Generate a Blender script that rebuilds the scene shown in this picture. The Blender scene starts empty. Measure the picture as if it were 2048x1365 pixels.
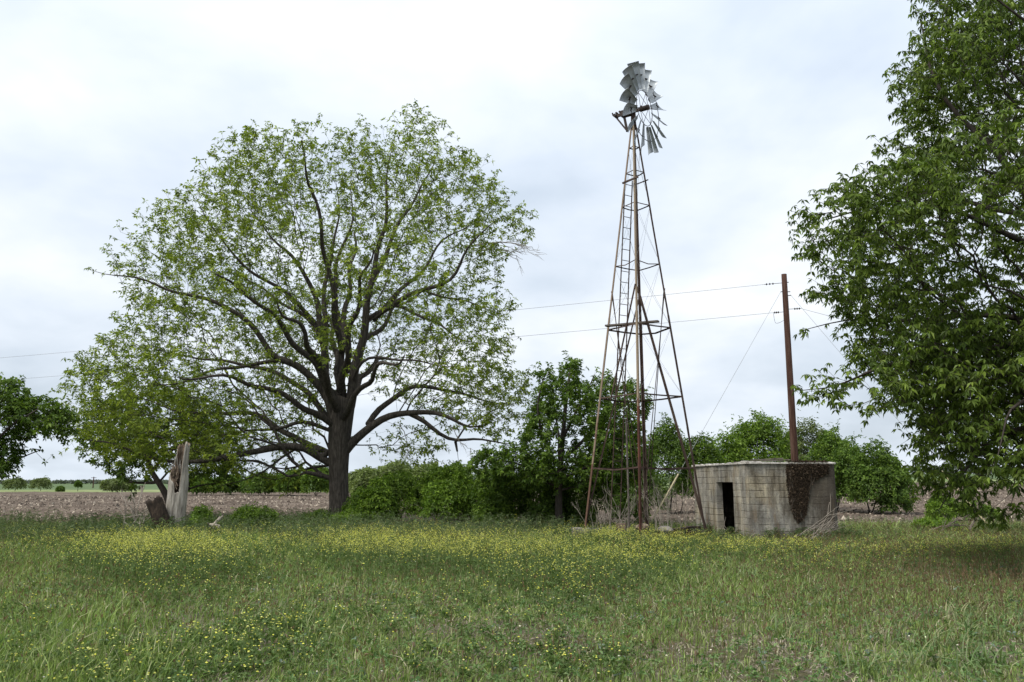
import bpy, math, random
import numpy as np

SEED = 11
rng = np.random.default_rng(SEED)
random.seed(SEED)
scene = bpy.context.scene
COL = scene.collection

# ------------------------------------------------------------------ camera numbers (used to measure places from the photo)
F = 1660.0
PITCH = math.radians(9.68)
CH = 1.7
CP, SP = math.cos(PITCH), math.sin(PITCH)

def W(u, v, Y):
    """point at ground distance Y seen at photo pixel (u, v)"""
    a = (u - 1024) / F
    b = (682.5 - v) / F
    dy = CP - b * SP
    dz = SP + b * CP
    s = Y / dy
    return np.array((a * s, Y, CH + dz * s))

def G(u, v, z=0.0):
    """point at height z seen at photo pixel (u, v)"""
    a = (u - 1024) / F
    b = (682.5 - v) / F
    dy = CP - b * SP
    dz = SP + b * CP
    s = (z - CH) / dz
    return np.array((a * s, dy * s, z))

def nrm(a):
    a = np.asarray(a, float)
    return a / np.maximum(np.linalg.norm(a, axis=-1, keepdims=True), 1e-9)

# ------------------------------------------------------------------ value noise
_tab = np.random.default_rng(5).random(4096)

def _h(ix, iy, iz):
    return _tab[(ix * 1619 + iy * 31337 + iz * 6971 + ((ix * 57) ^ (iy * 131) ^ (iz * 977))) & 4095]

def vnoise(x, y, z=0.0):
    x, y, z = np.broadcast_arrays(np.asarray(x, float), np.asarray(y, float), np.asarray(z, float))
    ix, iy, iz = np.floor(x).astype(int), np.floor(y).astype(int), np.floor(z).astype(int)
    fx, fy, fz = x - ix, y - iy, z - iz
    fx, fy, fz = [t * t * (3 - 2 * t) for t in (fx, fy, fz)]
    r = 0
    for dx in (0, 1):
        for dy in (0, 1):
            for dz in (0, 1):
                w = (fx if dx else 1 - fx) * (fy if dy else 1 - fy) * (fz if dz else 1 - fz)
                r = r + w * _h(ix + dx, iy + dy, iz + dz)
    return r

def fbm(x, y, z=0.0, o=3):
    r, a, t = 0, 1.0, 0
    for k in range(o):
        r = r + a * vnoise(np.asarray(x) * 2 ** k + 7.3 * k, np.asarray(y) * 2 ** k + 3.1 * k, np.asarray(z) * 2 ** k)
        t += a
        a *= .5
    return r / t

def sstep(a, b, x):
    t = np.clip((np.asarray(x, float) - a) / (b - a), 0, 1)
    return t * t * (3 - 2 * t)

def H(x, y):
    """height of the land"""
    x = np.asarray(x, float); y = np.asarray(y, float)
    rise = sstep(12, 60, x) * np.clip(y - 48, 0, 500) * 0.0165
    return rise + 0.10 * (fbm(x * .18 + 50, y * .18 + 50, 0, 2) - .5)

# ------------------------------------------------------------------ materials
def new_mat(name):
    m = bpy.data.materials.new(name)
    m.use_nodes = True
    nt = m.node_tree
    nt.nodes.clear()
    out = nt.nodes.new('ShaderNodeOutputMaterial')
    return m, nt, out

def N(nt, t, **kw):
    n = nt.nodes.new(t)
    for k, v in kw.items():
        if k in n.inputs.keys():
            n.inputs[k].default_value = v
        else:
            setattr(n, k, v)
    return n

def ramp(nt, stops):
    r = nt.nodes.new('ShaderNodeValToRGB')
    el = r.color_ramp.elements
    while len(el) < len(stops):
        el.new(.5)
    for e, (p, c) in zip(el, stops):
        e.position = p
        e.color = (*c, 1) if len(c) == 3 else c
    return r

def mixc(nt, fac, a, b, mode='MIX'):
    m = nt.nodes.new('ShaderNodeMix')
    m.data_type = 'RGBA'
    m.blend_type = mode
    for sock, val in ((0, fac), (6, a), (7, b)):
        if hasattr(val, 'is_output'):
            nt.links.new(val, m.inputs[sock])
        elif sock == 0:
            m.inputs[0].default_value = val
        else:
            m.inputs[sock].default_value = (*val, 1)
    return m.outputs[2]

def coords(nt, scale=(1, 1, 1), kind='Object'):
    tc = nt.nodes.new('ShaderNodeTexCoord')
    mp = nt.nodes.new('ShaderNodeMapping')
    mp.inputs['Scale'].default_value = scale
    nt.links.new(tc.outputs[kind], mp.inputs[0])
    return mp.outputs[0]

def noise(nt, vec, scale, detail=4, rough=.6):
    n = N(nt, 'ShaderNodeTexNoise', Scale=scale, Detail=detail, Roughness=rough)
    nt.links.new(vec, n.inputs['Vector'])
    return n.outputs['Fac']

def leaf_mat(name, trans=.35, rough=.55):
    m, nt, out = new_mat(name)
    at = N(nt, 'ShaderNodeAttribute', attribute_name='col')
    p = N(nt, 'ShaderNodeBsdfPrincipled', Roughness=rough)
    p.inputs['Specular IOR Level'].default_value = .3
    tr = N(nt, 'ShaderNodeBsdfTranslucent')
    mix = N(nt, 'ShaderNodeMixShader')
    mix.inputs[0].default_value = trans
    nt.links.new(at.outputs['Color'], p.inputs['Base Color'])
    tcol = mixc(nt, 1.0, at.outputs['Color'], (1.15, 1.25, .6), 'MULTIPLY')
    nt.links.new(tcol, tr.inputs['Color'])
    nt.links.new(p.outputs[0], mix.inputs[1])
    nt.links.new(tr.outputs[0], mix.inputs[2])
    nt.links.new(mix.outputs[0], out.inputs[0])
    return m

def attr_mat(name, rough=.8):
    m, nt, out = new_mat(name)
    at = N(nt, 'ShaderNodeAttribute', attribute_name='col')
    p = N(nt, 'ShaderNodeBsdfPrincipled', Roughness=rough)
    p.inputs['Specular IOR Level'].default_value = .2
    nt.links.new(at.outputs['Color'], p.inputs['Base Color'])
    nt.links.new(p.outputs[0], out.inputs[0])
    return m

def rough_mat(name, c1, c2, c3=None, scale=8, stretch=(1, 1, 1), rough=.85, bump=.3, bscale=None, metal=0.0, dist=.02):
    m, nt, out = new_mat(name)
    v = coords(nt, stretch)
    f = noise(nt, v, scale, 6, .65)
    stops = [(.3, c1), (.7, c2)] if c3 is None else [(.28, c1), (.5, c2), (.72, c3)]
    r = ramp(nt, stops)
    nt.links.new(f, r.inputs[0])
    p = N(nt, 'ShaderNodeBsdfPrincipled', Roughness=rough, Metallic=metal)
    p.inputs['Specular IOR Level'].default_value = .25
    nt.links.new(r.outputs[0], p.inputs['Base Color'])
    f2 = noise(nt, v, bscale or scale * 2.5, 6, .7)
    b = N(nt, 'ShaderNodeBump', Strength=bump, Distance=dist)
    nt.links.new(f2, b.inputs['Height'])
    nt.links.new(b.outputs[0], p.inputs['Normal'])
    nt.links.new(p.outputs[0], out.inputs[0])
    return m

M = {}
M['leaf'] = leaf_mat('tree_leaf')
M['grass'] = leaf_mat('grass_blade', .3, .6)
M['flower'] = leaf_mat('flower_petal', .3, .7)
M['bits'] = attr_mat('dry_bits')
M['bark'] = rough_mat('bark', (.020, .017, .014), (.060, .051, .042), (.125, .108, .09), 5, (3, 3, .55), bump=.9, bscale=9, dist=.06)
M['bark_dark'] = rough_mat('bark_dark', (.025, .02, .017), (.07, .058, .048), scale=6, stretch=(2, 2, .5), bump=.6)
M['twig_grey'] = rough_mat('dead_twig', (.19, .165, .135), (.36, .32, .27), scale=6, bump=.3)
M['twig_dark'] = rough_mat('dead_branch', (.07, .055, .045), (.19, .16, .13), scale=6, bump=.3)
M['deadwood'] = rough_mat('weathered_wood', (.085, .072, .058), (.30, .275, .235), (.50, .47, .415), 5, (3, 3, .35), bump=.8, bscale=9, dist=.05)
M['rotwood'] = rough_mat('rotten_wood', (.032, .024, .018), (.135, .098, .07), (.36, .30, .225), 6, (2, 2, .6), bump=.9, dist=.05)
M['darkwood'] = rough_mat('dark_rotten_wood', (.012, .009, .007), (.034, .024, .017), (.09, .064, .044), 6, (2, 2, .6), bump=.9, dist=.05)
M['plank'] = rough_mat('grey_plank', (.06, .05, .042), (.15, .13, .115), scale=5, stretch=(1, 1, 1), bump=.4)
M['galv'] = rough_mat('galvanised_sheet', (.24, .27, .29), (.34, .37, .39), (.43, .46, .48), 3, rough=.5, bump=.1, metal=.35)
M['iron'] = rough_mat('dark_iron', (.018, .015, .014), (.06, .042, .034), scale=9, bump=.4, rough=.7)
M['steel_wire'] = rough_mat('wire_steel', (.20, .21, .22), (.30, .31, .32), scale=3, rough=.6, bump=0)
M['rust'] = rough_mat('rusty_angle_iron', (.052, .028, .020), (.115, .072, .052), (.27, .225, .17), 1.0, (1, 1, .6), bump=.3, rough=.8)
def leg_mat(name, zlo, zhi, tan, rust, dark):
    m, nt, out = new_mat(name)
    v = coords(nt)
    f = noise(nt, v, 1.6, 6, .7)
    sp_ = N(nt, 'ShaderNodeSeparateXYZ'); nt.links.new(v, sp_.inputs[0])
    mr = N(nt, 'ShaderNodeMapRange'); mr.inputs[1].default_value = zlo; mr.inputs[2].default_value = zhi
    nt.links.new(sp_.outputs[2], mr.inputs[0])
    ad = N(nt, 'ShaderNodeMath', operation='MULTIPLY_ADD'); nt.links.new(f, ad.inputs[0]); ad.inputs[1].default_value = 1.6; nt.links.new(mr.outputs[0], ad.inputs[2])
    r = ramp(nt, [(.38, dark), (.5, rust), (.62, rust), (.70, tan)])
    sb = N(nt, 'ShaderNodeMath', operation='MULTIPLY'); nt.links.new(ad.outputs[0], sb.inputs[0]); sb.inputs[1].default_value = .5
    nt.links.new(sb.outputs[0], r.inputs[0])
    p = N(nt, 'ShaderNodeBsdfPrincipled', Roughness=.8); p.inputs['Specular IOR Level'].default_value = .25
    nt.links.new(r.outputs[0], p.inputs['Base Color'])
    b = N(nt, 'ShaderNodeBump', Strength=.3, Distance=.01); nt.links.new(noise(nt, v, 14, 5, .7), b.inputs['Height']); nt.links.new(b.outputs[0], p.inputs['Normal'])
    nt.links.new(p.outputs[0], out.inputs[0])
    return m
M['leg_front'] = leg_mat('rusty_leg', 3.6, 4.4, (.26, .205, .145), (.105, .040, .026), (.05, .022, .016))
M['leg_side'] = leg_mat('weathered_leg', -.5, 5.0, (.20, .15, .11), (.10, .055, .038), (.22, .175, .13))
M['rust_dark'] = rough_mat('rusty_dark_iron', (.028, .019, .016), (.06, .038, .03), (.12, .088, .068), 2.5, bump=.3, rough=.8)
M['pole'] = rough_mat('creosote_pole', (.026, .012, .009), (.06, .028, .019), (.13, .085, .062), 3, (4, 4, .25), bump=.5)
M['guard'] = rough_mat('yellow_guard', (.34, .29, .16), (.48, .43, .27), scale=6, bump=.1, rough=.5)
M['concrete'] = rough_mat('old_concrete', (.09, .082, .07), (.19, .175, .15), (.29, .27, .24), 5, bump=.8, bscale=14, dist=.03)
M['porcelain'] = rough_mat('porcelain', (.03, .025, .022), (.06, .05, .045), scale=3, rough=.3, bump=0)

# ------------------------------------------------------------------ object helpers
def tag(o, label=None, cat=None, group=None, kind=None):
    if label: o['label'] = label
    if cat: o['category'] = cat
    if group: o['group'] = group
    if kind: o['kind'] = kind
    return o

def empty(name, loc, label, cat, group=None):
    o = bpy.data.objects.new(name, None)
    o.empty_display_size = .3
    COL.objects.link(o)
    o.location = tuple(float(c) for c in loc)
    return tag(o, label, cat, group)

def mesh_obj(name, V, faces, mat, parent=None, col=None, smooth=False, loc=None, matidx=None):
    """V in world space; faces: array (n,k) or list of such arrays; the object's origin goes to loc or its parent's base"""
    V = np.asarray(V, np.float64)
    org = np.zeros(3)
    if parent is not None:
        org = np.array(parent.matrix_basis.translation)
        q = parent.parent
        while q is not None:
            org = org + np.array(q.matrix_basis.translation)
            q = q.parent
    elif loc is not None:
        org = np.asarray(loc, float)
    if not isinstance(faces, (list, tuple)):
        faces = [faces]
    faces = [np.asarray(f, np.int32) for f in faces if len(f)]
    me = bpy.data.meshes.new(name)
    me.vertices.add(len(V))
    me.vertices.foreach_set('co', (V - org).astype(np.float32).ravel())
    nl = sum(f.size for f in faces)
    npoly = sum(len(f) for f in faces)
    me.loops.add(nl)
    me.loops.foreach_set('vertex_index', np.concatenate([f.ravel() for f in faces]))
    me.polygons.add(npoly)
    tot = np.concatenate([np.full(len(f), f.shape[1], np.int32) for f in faces])
    st = np.concatenate(([0], np.cumsum(tot)[:-1])).astype(np.int32)
    me.polygons.foreach_set('loop_start', st)
    me.polygons.foreach_set('loop_total', tot)
    me.polygons.foreach_set('use_smooth', np.full(npoly, smooth, bool))
    mats = mat if isinstance(mat, (list, tuple)) else [mat]
    for m_ in mats:
        me.materials.append(m_)
    if matidx is not None:
        me.polygons.foreach_set('material_index', np.asarray(matidx, np.int32))
    if col is not None:
        a = me.attributes.new('col', 'FLOAT_COLOR', 'POINT')
        c = np.ones((len(V), 4), np.float32)
        c[:, :3] = col
        a.data.foreach_set('color', c.ravel())
    me.update(calc_edges=True)
    me.validate()
    o = bpy.data.objects.new(name, me)
    COL.objects.link(o)
    if parent is not None:
        o.parent = parent
    elif loc is not None:
        o.location = tuple(float(t) for t in loc)
    return o

class MB:
    """collects simple solids into one mesh"""
    def __init__(s):
        s.V, s.F = [], {3: [], 4: []}
        s.n = 0
    def add(s, V, faces):
        V = np.asarray(V, float)
        if not isinstance(faces, list): faces = [faces]
        for f in faces:
            f = np.asarray(f, int)
            if len(f): s.F[f.shape[1]].append(f + s.n)
        s.V.append(V); s.n += len(V)
    def tube(s, P, R, k=8, cap=True):
        P = np.asarray(P, float); n = len(P)
        R = np.broadcast_to(np.asarray(R, float), (n,))
        d = np.gradient(P, axis=0); d = nrm(d)
        ref = np.array((.31, .2, .93)) if abs(nrm(P[-1] - P[0])[2]) < .8 else np.array((.1, .98, .15))
        u = nrm(np.cross(d, ref)); w = np.cross(d, u)
        an = np.arange(k) * 2 * math.pi / k
        V = P[:, None] + R[:, None, None] * (np.cos(an)[None, :, None] * u[:, None] + np.sin(an)[None, :, None] * w[:, None])
        V = V.reshape(-1, 3)
        i = np.arange(n - 1)[:, None] * k; j = np.arange(k)[None]; j2 = (j + 1) % k
        q = np.stack([i + j, i + j2, i + k + j2, i + k + j], -1).reshape(-1, 4)
        fs = [q]
        if cap:
            V = np.vstack([V, P[0], P[-1]])
            a, b = n * k, n * k + 1
            jj = np.arange(k); j3 = (jj + 1) % k
            fs.append(np.vstack([np.stack([j3, jj, np.full(k, a)], -1), np.stack([(n - 1) * k + jj, (n - 1) * k + j3, np.full(k, b)], -1)]))
        s.add(V, fs)
    def bar(s, p, q, w, h, ref=(0, 0, 1)):
        p = np.asarray(p, float); q = np.asarray(q, float)
        d = nrm(q - p)
        ref = np.asarray(ref, float)
        if abs(d @ ref) > .97: ref = np.array((1., 0, 0))
        u = nrm(np.cross(d, ref)); v = np.cross(u, d)
        V = [c + a * u * w / 2 + b * v * h / 2 for c in (p, q) for a, b in ((-1, -1), (1, -1), (1, 1), (-1, 1))]
        s.add(V, [[[0, 1, 5, 4], [1, 2, 6, 5], [2, 3, 7, 6], [3, 0, 4, 7], [3, 2, 1, 0], [4, 5, 6, 7]]])
    def angle(s, p, q, w, t, a, b):
        """L section from p to q, flanges towards a and b"""
        p = np.asarray(p, float); q = np.asarray(q, float)
        d = nrm(q - p)
        a = nrm(a - d * (np.asarray(a) @ d)); b = nrm(b - d * (np.asarray(b) @ d))
        prof = [0 * a, a * w, a * w + b * t, a * t + b * t, a * t + b * w, b * w]
        V = [c + o for c in (p, q) for o in prof]
        fs = [[i, (i + 1) % 6, 6 + (i + 1) % 6, 6 + i] for i in range(6)] + [[0, 1, 2, 3], [0, 3, 4, 5], [9, 8, 7, 6], [11, 10, 9, 6]]
        s.add(V, [fs])
    def build(s, name, mat, parent=None, smooth=False, loc=None):
        fs = [np.vstack(s.F[k]) for k in (3, 4) if s.F[k]]
        return mesh_obj(name, np.vstack(s.V), fs, mat, parent, smooth=smooth, loc=loc)

# ------------------------------------------------------------------ tree machinery
def resample(P, step):
    P = np.asarray(P, float)
    L = np.concatenate(([0], np.cumsum(np.linalg.norm(np.diff(P, axis=0), axis=1))))
    n = max(2, int(L[-1] / step) + 1)
    t = np.linspace(0, L[-1], n)
    # smooth curve through the points
    out = np.stack([np.interp(t, L, P[:, i]) for i in range(P.shape[1])], 1)
    for _ in range(2):
        out[1:-1] = .25 * out[:-2] + .5 * out[1:-1] + .25 * out[2:]
    return out

class Skel:
    def __init__(s):
        s.pos, s.par, s.rad, s.len = [], [], [], []
    def limb(s, P, r0, r1, step=.4, attach=True, wob=0.0):
        P = resample(P, step)
        n = len(P)
        if wob:
            ph = rng.random(3) * 9
            t = np.arange(n) * step
            env = np.minimum(t, 1)[:, None]
            P = P + env * wob * np.stack([np.sin(t * 2.1 + ph[0]), np.sin(t * 1.7 + ph[1]), np.sin(t * 2.5 + ph[2])], 1)
        r = np.linspace(r0, r1, n)
        if s.pos and attach:
            A = np.array(s.pos)
            par = int(np.argmin(np.linalg.norm(A - P[0], axis=1)))
        else:
            par = -1
        for i in range(n):
            L = 0 if par < 0 else s.len[par] + np.linalg.norm(P[i] - s.pos[par])
            s.pos.append(P[i]); s.par.append(par); s.rad.append(r[i]); s.len.append(L)
            par = len(s.pos) - 1

def grow(sk, pts, bf=.35):
    pos = np.array(sk.pos); n0 = len(pos)
    par = list(sk.par); rad = list(sk.rad)
    ln = np.array(sk.len)
    n = len(pts)
    D = np.linalg.norm(pts[:, None] - pos[None], axis=2) + bf * ln[None]
    bp = np.argmin(D, 1); best = D[np.arange(n), bp]
    allpos = np.vstack([pos, np.zeros((n, 3))]); alllen = np.concatenate([ln, np.zeros(n)])
    alive = np.ones(n, bool)
    c = n0
    for _ in range(n):
        i = int(np.argmin(np.where(alive, best, 1e9)))
        alive[i] = False
        p = bp[i]
        allpos[c] = pts[i]
        alllen[c] = alllen[p] + np.linalg.norm(pts[i] - allpos[p])
        par.append(int(p)); rad.append(0.0)
        d = np.linalg.norm(pts - pts[i], axis=1) + bf * alllen[c]
        m = alive & (d < best)
        best[m] = d[m]; bp[m] = c
        c += 1
    par = np.array(par)
    # smooth the grown part
    for _ in range(2):
        ch_sum = np.zeros_like(allpos); ch_n = np.zeros(c)
        np.add.at(ch_sum, par[par >= 0], allpos[par >= 0]); np.add.at(ch_n, par[par >= 0], 1)
        idx = np.where((np.arange(c) >= n0) & (ch_n > 0))[0]
        new = .5 * allpos[idx] + .25 * allpos[par[idx]] + .25 * ch_sum[idx] / ch_n[idx, None]
        allpos[idx] = new
    return allpos, par, np.array(rad), n0

def pipe_radius(par, rad, r0, e, cap=1e9):
    n = len(par)
    acc = np.zeros(n); R = np.zeros(n)
    for i in range(n - 1, -1, -1):
        r = r0 if acc[i] == 0 else min(acc[i] ** (1 / e), cap)
        R[i] = max(r, rad[i])
        if par[i] >= 0:
            acc[par[i]] += r ** e
    return R

def wood_mesh(pos, par, R, kthick=10, kmid=6, kthin=3):
    """tubes along every chain; returns V, faces"""
    n = len(pos)
    ok = par >= 0
    # main child = thickest
    main = np.full(n, -1)
    order = np.argsort(R)
    for i in order:
        if par[i] >= 0: main[par[i]] = i
    d_in = np.zeros_like(pos)
    d_in[ok] = pos[ok] - pos[par[ok]]
    d_out = np.zeros_like(pos)
    h = main >= 0
    d_out[h] = pos[main[h]] - pos[h]
    dirn = nrm(nrm(d_in) * ok[:, None] + nrm(d_out) * h[:, None] + 1e-9)
    ref = np.array((.05, .995, .09))
    VV, FF = [], []
    base = 0
    for k, lo, hi in ((kthick, .07, 9), (kmid, .022, .07), (kthin, 0, .022)):
        sel = np.where(ok & (R >= lo) & (R < hi))[0]
        if not len(sel): continue
        p = par[sel]
        cont = (main[p] == sel)
        # start ring
        ds = np.where(cont[:, None], dirn[p], nrm(pos[sel] - pos[p]))
        rs = np.where(cont & (R[p] < R[sel] * 2.2), R[p], R[sel] * 1.15)
        an = np.arange(k) * 2 * math.pi / k
        def ring(c, d, r):
            u = nrm(np.cross(d, ref)); w = np.cross(d, u)
            return c[:, None] + r[:, None, None] * (np.cos(an)[None, :, None] * u[:, None] + np.sin(an)[None, :, None] * w[:, None])
        A = ring(pos[p], ds, rs); B = ring(pos[sel], dirn[sel], R[sel])
        V = np.concatenate([A, B], 1).reshape(-1, 3)
        i = np.arange(len(sel))[:, None] * 2 * k; j = np.arange(k)[None]; j2 = (j + 1) % k
        q = np.stack([i + j, i + j2, i + k + j2, i + k + j], -1).reshape(-1, 4) + base
        VV.append(V); FF.append(q); base += len(V)
    return np.vstack(VV), np.vstack(FF)

def leaf_clusters(P, axis, m, L, Wd, spread=1.0, droop=.4, cols=None, cvar=.25, fold=.25):
    """m leaflets round every point: V, tris, colours"""
    n = len(P)
    axis = nrm(axis)
    u = nrm(np.cross(axis, np.array((.3, .8, .52)))); w = np.cross(axis, u)
    ang = (np.arange(m)[None] + rng.random((n, 1)) * 6) * 2 * math.pi / m + rng.normal(0, .35, (n, m))
    el = rng.normal(.35, .35, (n, m))
    rad = np.cos(ang)[..., None] * u[:, None] + np.sin(ang)[..., None] * w[:, None]
    d = rad * spread * np.cos(el)[..., None] + axis[:, None] * np.sin(el)[..., None]
    d[..., 2] -= droop
    d = nrm(d)
    ll = L * rng.uniform(.6, 1.2, (n, m))[..., None]
    side = nrm(np.cross(d, axis[:, None] + rng.normal(0, .35, (n, m, 3))))
    up = np.cross(side, d)
    b = P[:, None] + d * ll * .08
    mid = b + d * ll * .42
    ww = Wd / L * ll * rng.uniform(.8, 1.2, (n, m))[..., None]
    lf = mid + side * ww * .5 + up * ww * fold
    rt = mid - side * ww * .5 + up * ww * fold
    tip = b + d * ll * .98
    tip[..., 2] -= ll[..., 0] * .15
    V = np.stack([b, lf, tip, rt], 2).reshape(-1, 3)
    i = np.arange(n * m)[:, None] * 4
    T = np.concatenate([i + [0, 1, 2], i + [0, 2, 3]], 0)
    cols = np.asarray(cols, float)
    ci = rng.random((n, 1)); 
    t = np.clip(ci * .75 + rng.random((n, m)) * .4 - .05, 0, 1)[..., None]
    k = len(cols) - 1
    ii = np.minimum((t * k).astype(int), k - 1); ff = t * k - ii
    c = cols[ii[..., 0]] * (1 - ff) + cols[ii[..., 0] + 1] * ff
    c = c * rng.uniform(1 - cvar, 1 + cvar, (n, m, 1))
    C = np.repeat(c.reshape(-1, 3), 4, 0)
    return V, T, C

def in_poly(P, x, y):
    P = np.asarray(P, float)
    r = np.zeros(len(x), bool)
    j = len(P) - 1
    for i in range(len(P)):
        xi, yi = P[i]; xj, yj = P[j]
        c = ((yi > y) != (yj > y)) & (x < (xj - xi) * (y - yi) / (yj - yi + 1e-12) + xi)
        r ^= c
        j = i
    return r

def poly_dist(P, x, y):
    P = np.asarray(P, float)
    best = np.full(len(x), 1e9)
    for i in range(len(P)):
        a = P[i - 1]; b = P[i]
        ab = b - a
        t = np.clip(((x - a[0]) * ab[0] + (y - a[1]) * ab[1]) / (ab @ ab), 0, 1)
        best = np.minimum(best, np.hypot(x - a[0] - t * ab[0], y - a[1] - t * ab[1]))
    return best

def crown_points(poly_px, Y, n, depth, gap=.42, gscale=.55, shell=.0, floor=None, base=.25):
    """points in a crown whose outline was measured in the photo at distance Y and which is about as deep as it is wide"""
    P = np.array([W(u, v, Y)[[0, 2]] for u, v in poly_px])
    out = []
    lo, hi = P.min(0), P.max(0)
    Rm = None
    got = 0
    while got < n:
        x = rng.uniform(lo[0], hi[0], 6000); z = rng.uniform(lo[1], hi[1], 6000)
        k = in_poly(P, x, z)
        x, z = x[k], z[k]
        d = poly_dist(P, x, z)
        if Rm is None: Rm = d.max()
        dep = depth * np.sqrt(np.clip(d * (2 * Rm - d), 0, None)) / Rm
        t = rng.uniform(-1, 1, len(x))
        if shell: t = np.sign(t) * np.abs(t) ** (1 - shell)
        y = t * dep
        # accept in proportion to thickness, drop points in noise gaps
        acc = rng.random(len(x)) < np.clip(base + dep / depth, 0, 1)
        g = fbm(x * gscale, y * gscale, z * gscale + 3.7, 2)
        acc &= g > gap
        if floor is not None: acc &= z > floor
        pts = np.stack([x, Y + y, z], 1)[acc]
        out.append(pts); got += len(pts)
    return np.vstack(out)[:n]

def make_tree(name, label, sk, pts, base, leaf, bark, bf=.35, r0=.006, e=2.3, group=None, cat='tree', twigs=2, twig_len=.4,
              cluster_p=.6, thin=.03, up=.25, bare=None):
    """leaf: dict(m, L, W, spread, droop, cols)"""
    root = empty(name, base, label, cat, group)
    pos, par, rad, n0 = grow(sk, pts, bf)
    R = pipe_radius(par, rad, r0, e)
    n = len(pos)
    nch = np.bincount(par[par >= 0], minlength=n)
    # twigs
    tipi = np.where((nch == 0) | ((R < thin * .7) & (np.arange(n) >= n0)))[0]
    tp, tpar, tips, tdir = [], [], [], []
    for _ in range(twigs):
        s_ = tipi[rng.random(len(tipi)) < .85]
        d = nrm(pos[s_] - pos[par[s_]])
        dr = nrm(d + rng.normal(0, .55, (len(s_), 3)) + np.array((0, 0, up)))
        q = pos[s_] + dr * (twig_len * rng.uniform(.4, 1.3, len(s_)))[:, None]
        tp.append(q); tpar.append(s_); tips.append(q); tdir.append(dr)
    q = np.vstack(tp); qp = np.concatenate(tpar)
    pos2 = np.vstack([pos, q]); par2 = np.concatenate([par, qp]); R2 = np.concatenate([R, np.full(len(q), r0 * .7)])
    V, Fq = wood_mesh(pos2, par2, R2)
    mesh_obj('trunk', V, Fq, bark, root, smooth=True)
    # leaves: twig ends, along thin wood
    thinsel = np.where((R < thin) & (rng.random(n) < cluster_p) & (par >= 0))[0]
    mp = np.vstack([q, pos[thinsel], .5 * (q + pos[qp])[rng.random(len(q)) < cluster_p * .7]])
    dd = np.vstack([np.vstack(tdir), nrm(pos[thinsel] - pos[par[thinsel]]), np.zeros((len(mp) - len(q) - len(thinsel), 3))])
    ax = nrm(dd * .8 + rng.normal(0, .35, dd.shape) + np.array((0, 0, .7)))
    if bare is not None:
        k = ~bare(mp)
        mp, ax = mp[k], ax[k]
    V, T, C = leaf_clusters(mp, ax, leaf['m'], leaf['L'], leaf['W'], leaf.get('spread', 1), leaf.get('droop', .4), leaf['cols'], leaf.get('cvar', .25))
    mesh_obj('crown', V, T, M['leaf'], root, col=C)
    print(name, 'nodes', n, 'clusters', len(mp))
    return root

def bush(name, label, blobs, n, L, Wd, cols, bark, base, group=None, cat='bush', stems=5, shell=.35, droop=.15, noise_gap=.36, nsc=1.1, m=3):
    """leafy mass made of many leaves in lumpy blobs (centre, radii) on a few stems"""
    root = empty(name, base, label, cat, group)
    blobs = [(np.asarray(c, float), np.asarray(r, float)) for c, r in blobs]
    vol = np.array([r[0] * r[1] + r[0] * r[2] for c, r in blobs]); vol /= vol.sum()
    P, Nn = [], []
    for (c, r), w in zip(blobs, vol):
        k = int(n * w * 1.7) + 1
        d = nrm(rng.normal(0, 1, (k, 3)))
        d[:, 2] = np.where(d[:, 2] < -.25, -d[:, 2], d[:, 2])
        lump = .66 + .64 * fbm(d[:, 0] * 1.9 + c[0] * 3, d[:, 1] * 1.9 + c[1], d[:, 2] * 1.9 + 5, 3)
        s = 1 - shell * rng.random(k) ** 1.3
        s = np.where(rng.random(k) < .05, s * rng.uniform(1.0, 1.22, k), s)
        p = c + d * r * (lump * s)[:, None]
        g = fbm(p[:, 0] * nsc, p[:, 1] * nsc, p[:, 2] * nsc, 2) > noise_gap
        g &= p[:, 2] > H(p[:, 0], p[:, 1]) + .03
        P.append(p[g]); Nn.append(d[g])
    P = np.vstack(P); Nn = np.vstack(Nn)
    k = rng.permutation(len(P))[:n]
    P, Nn = P[k], Nn[k]
    ax = nrm(Nn * .6 + np.array((0, 0, .55)) + rng.normal(0, .45, P.shape))
    V, T, C = leaf_clusters(P, ax, m, L, Wd, 1, droop, cols, .3)
    # shoots of different greens
    sh = .78 + .5 * fbm(V[:, 0] * .9, V[:, 1] * .9, V[:, 2] * .9 + 9, 2)
    C = C * sh[:, None]
    mesh_obj('crown', V, T, M['leaf'], root, col=C)
    mb = MB()
    b = np.asarray(base, float)
    for i in range(stems):
        c, r = blobs[rng.integers(len(blobs))]
        q = c + rng.normal(0, .4, 3) * r * .7
        s0 = b + np.array((rng.normal(0, .012), rng.normal(0, .012), -.1))
        s0[2] = H(s0[0], s0[1]) - .08
        mid = .5 * (s0 + q) + rng.normal(0, .12, 3) * r
        rr = .018 + .012 * max(r[2], .3)
        mb.tube(resample(np.array([s0, mid, q]), .4), np.linspace(rr, rr * .35, len(resample(np.array([s0, mid, q]), .4))), 6)
    mb.build('trunk', bark, root, smooth=True)
    return root

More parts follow.
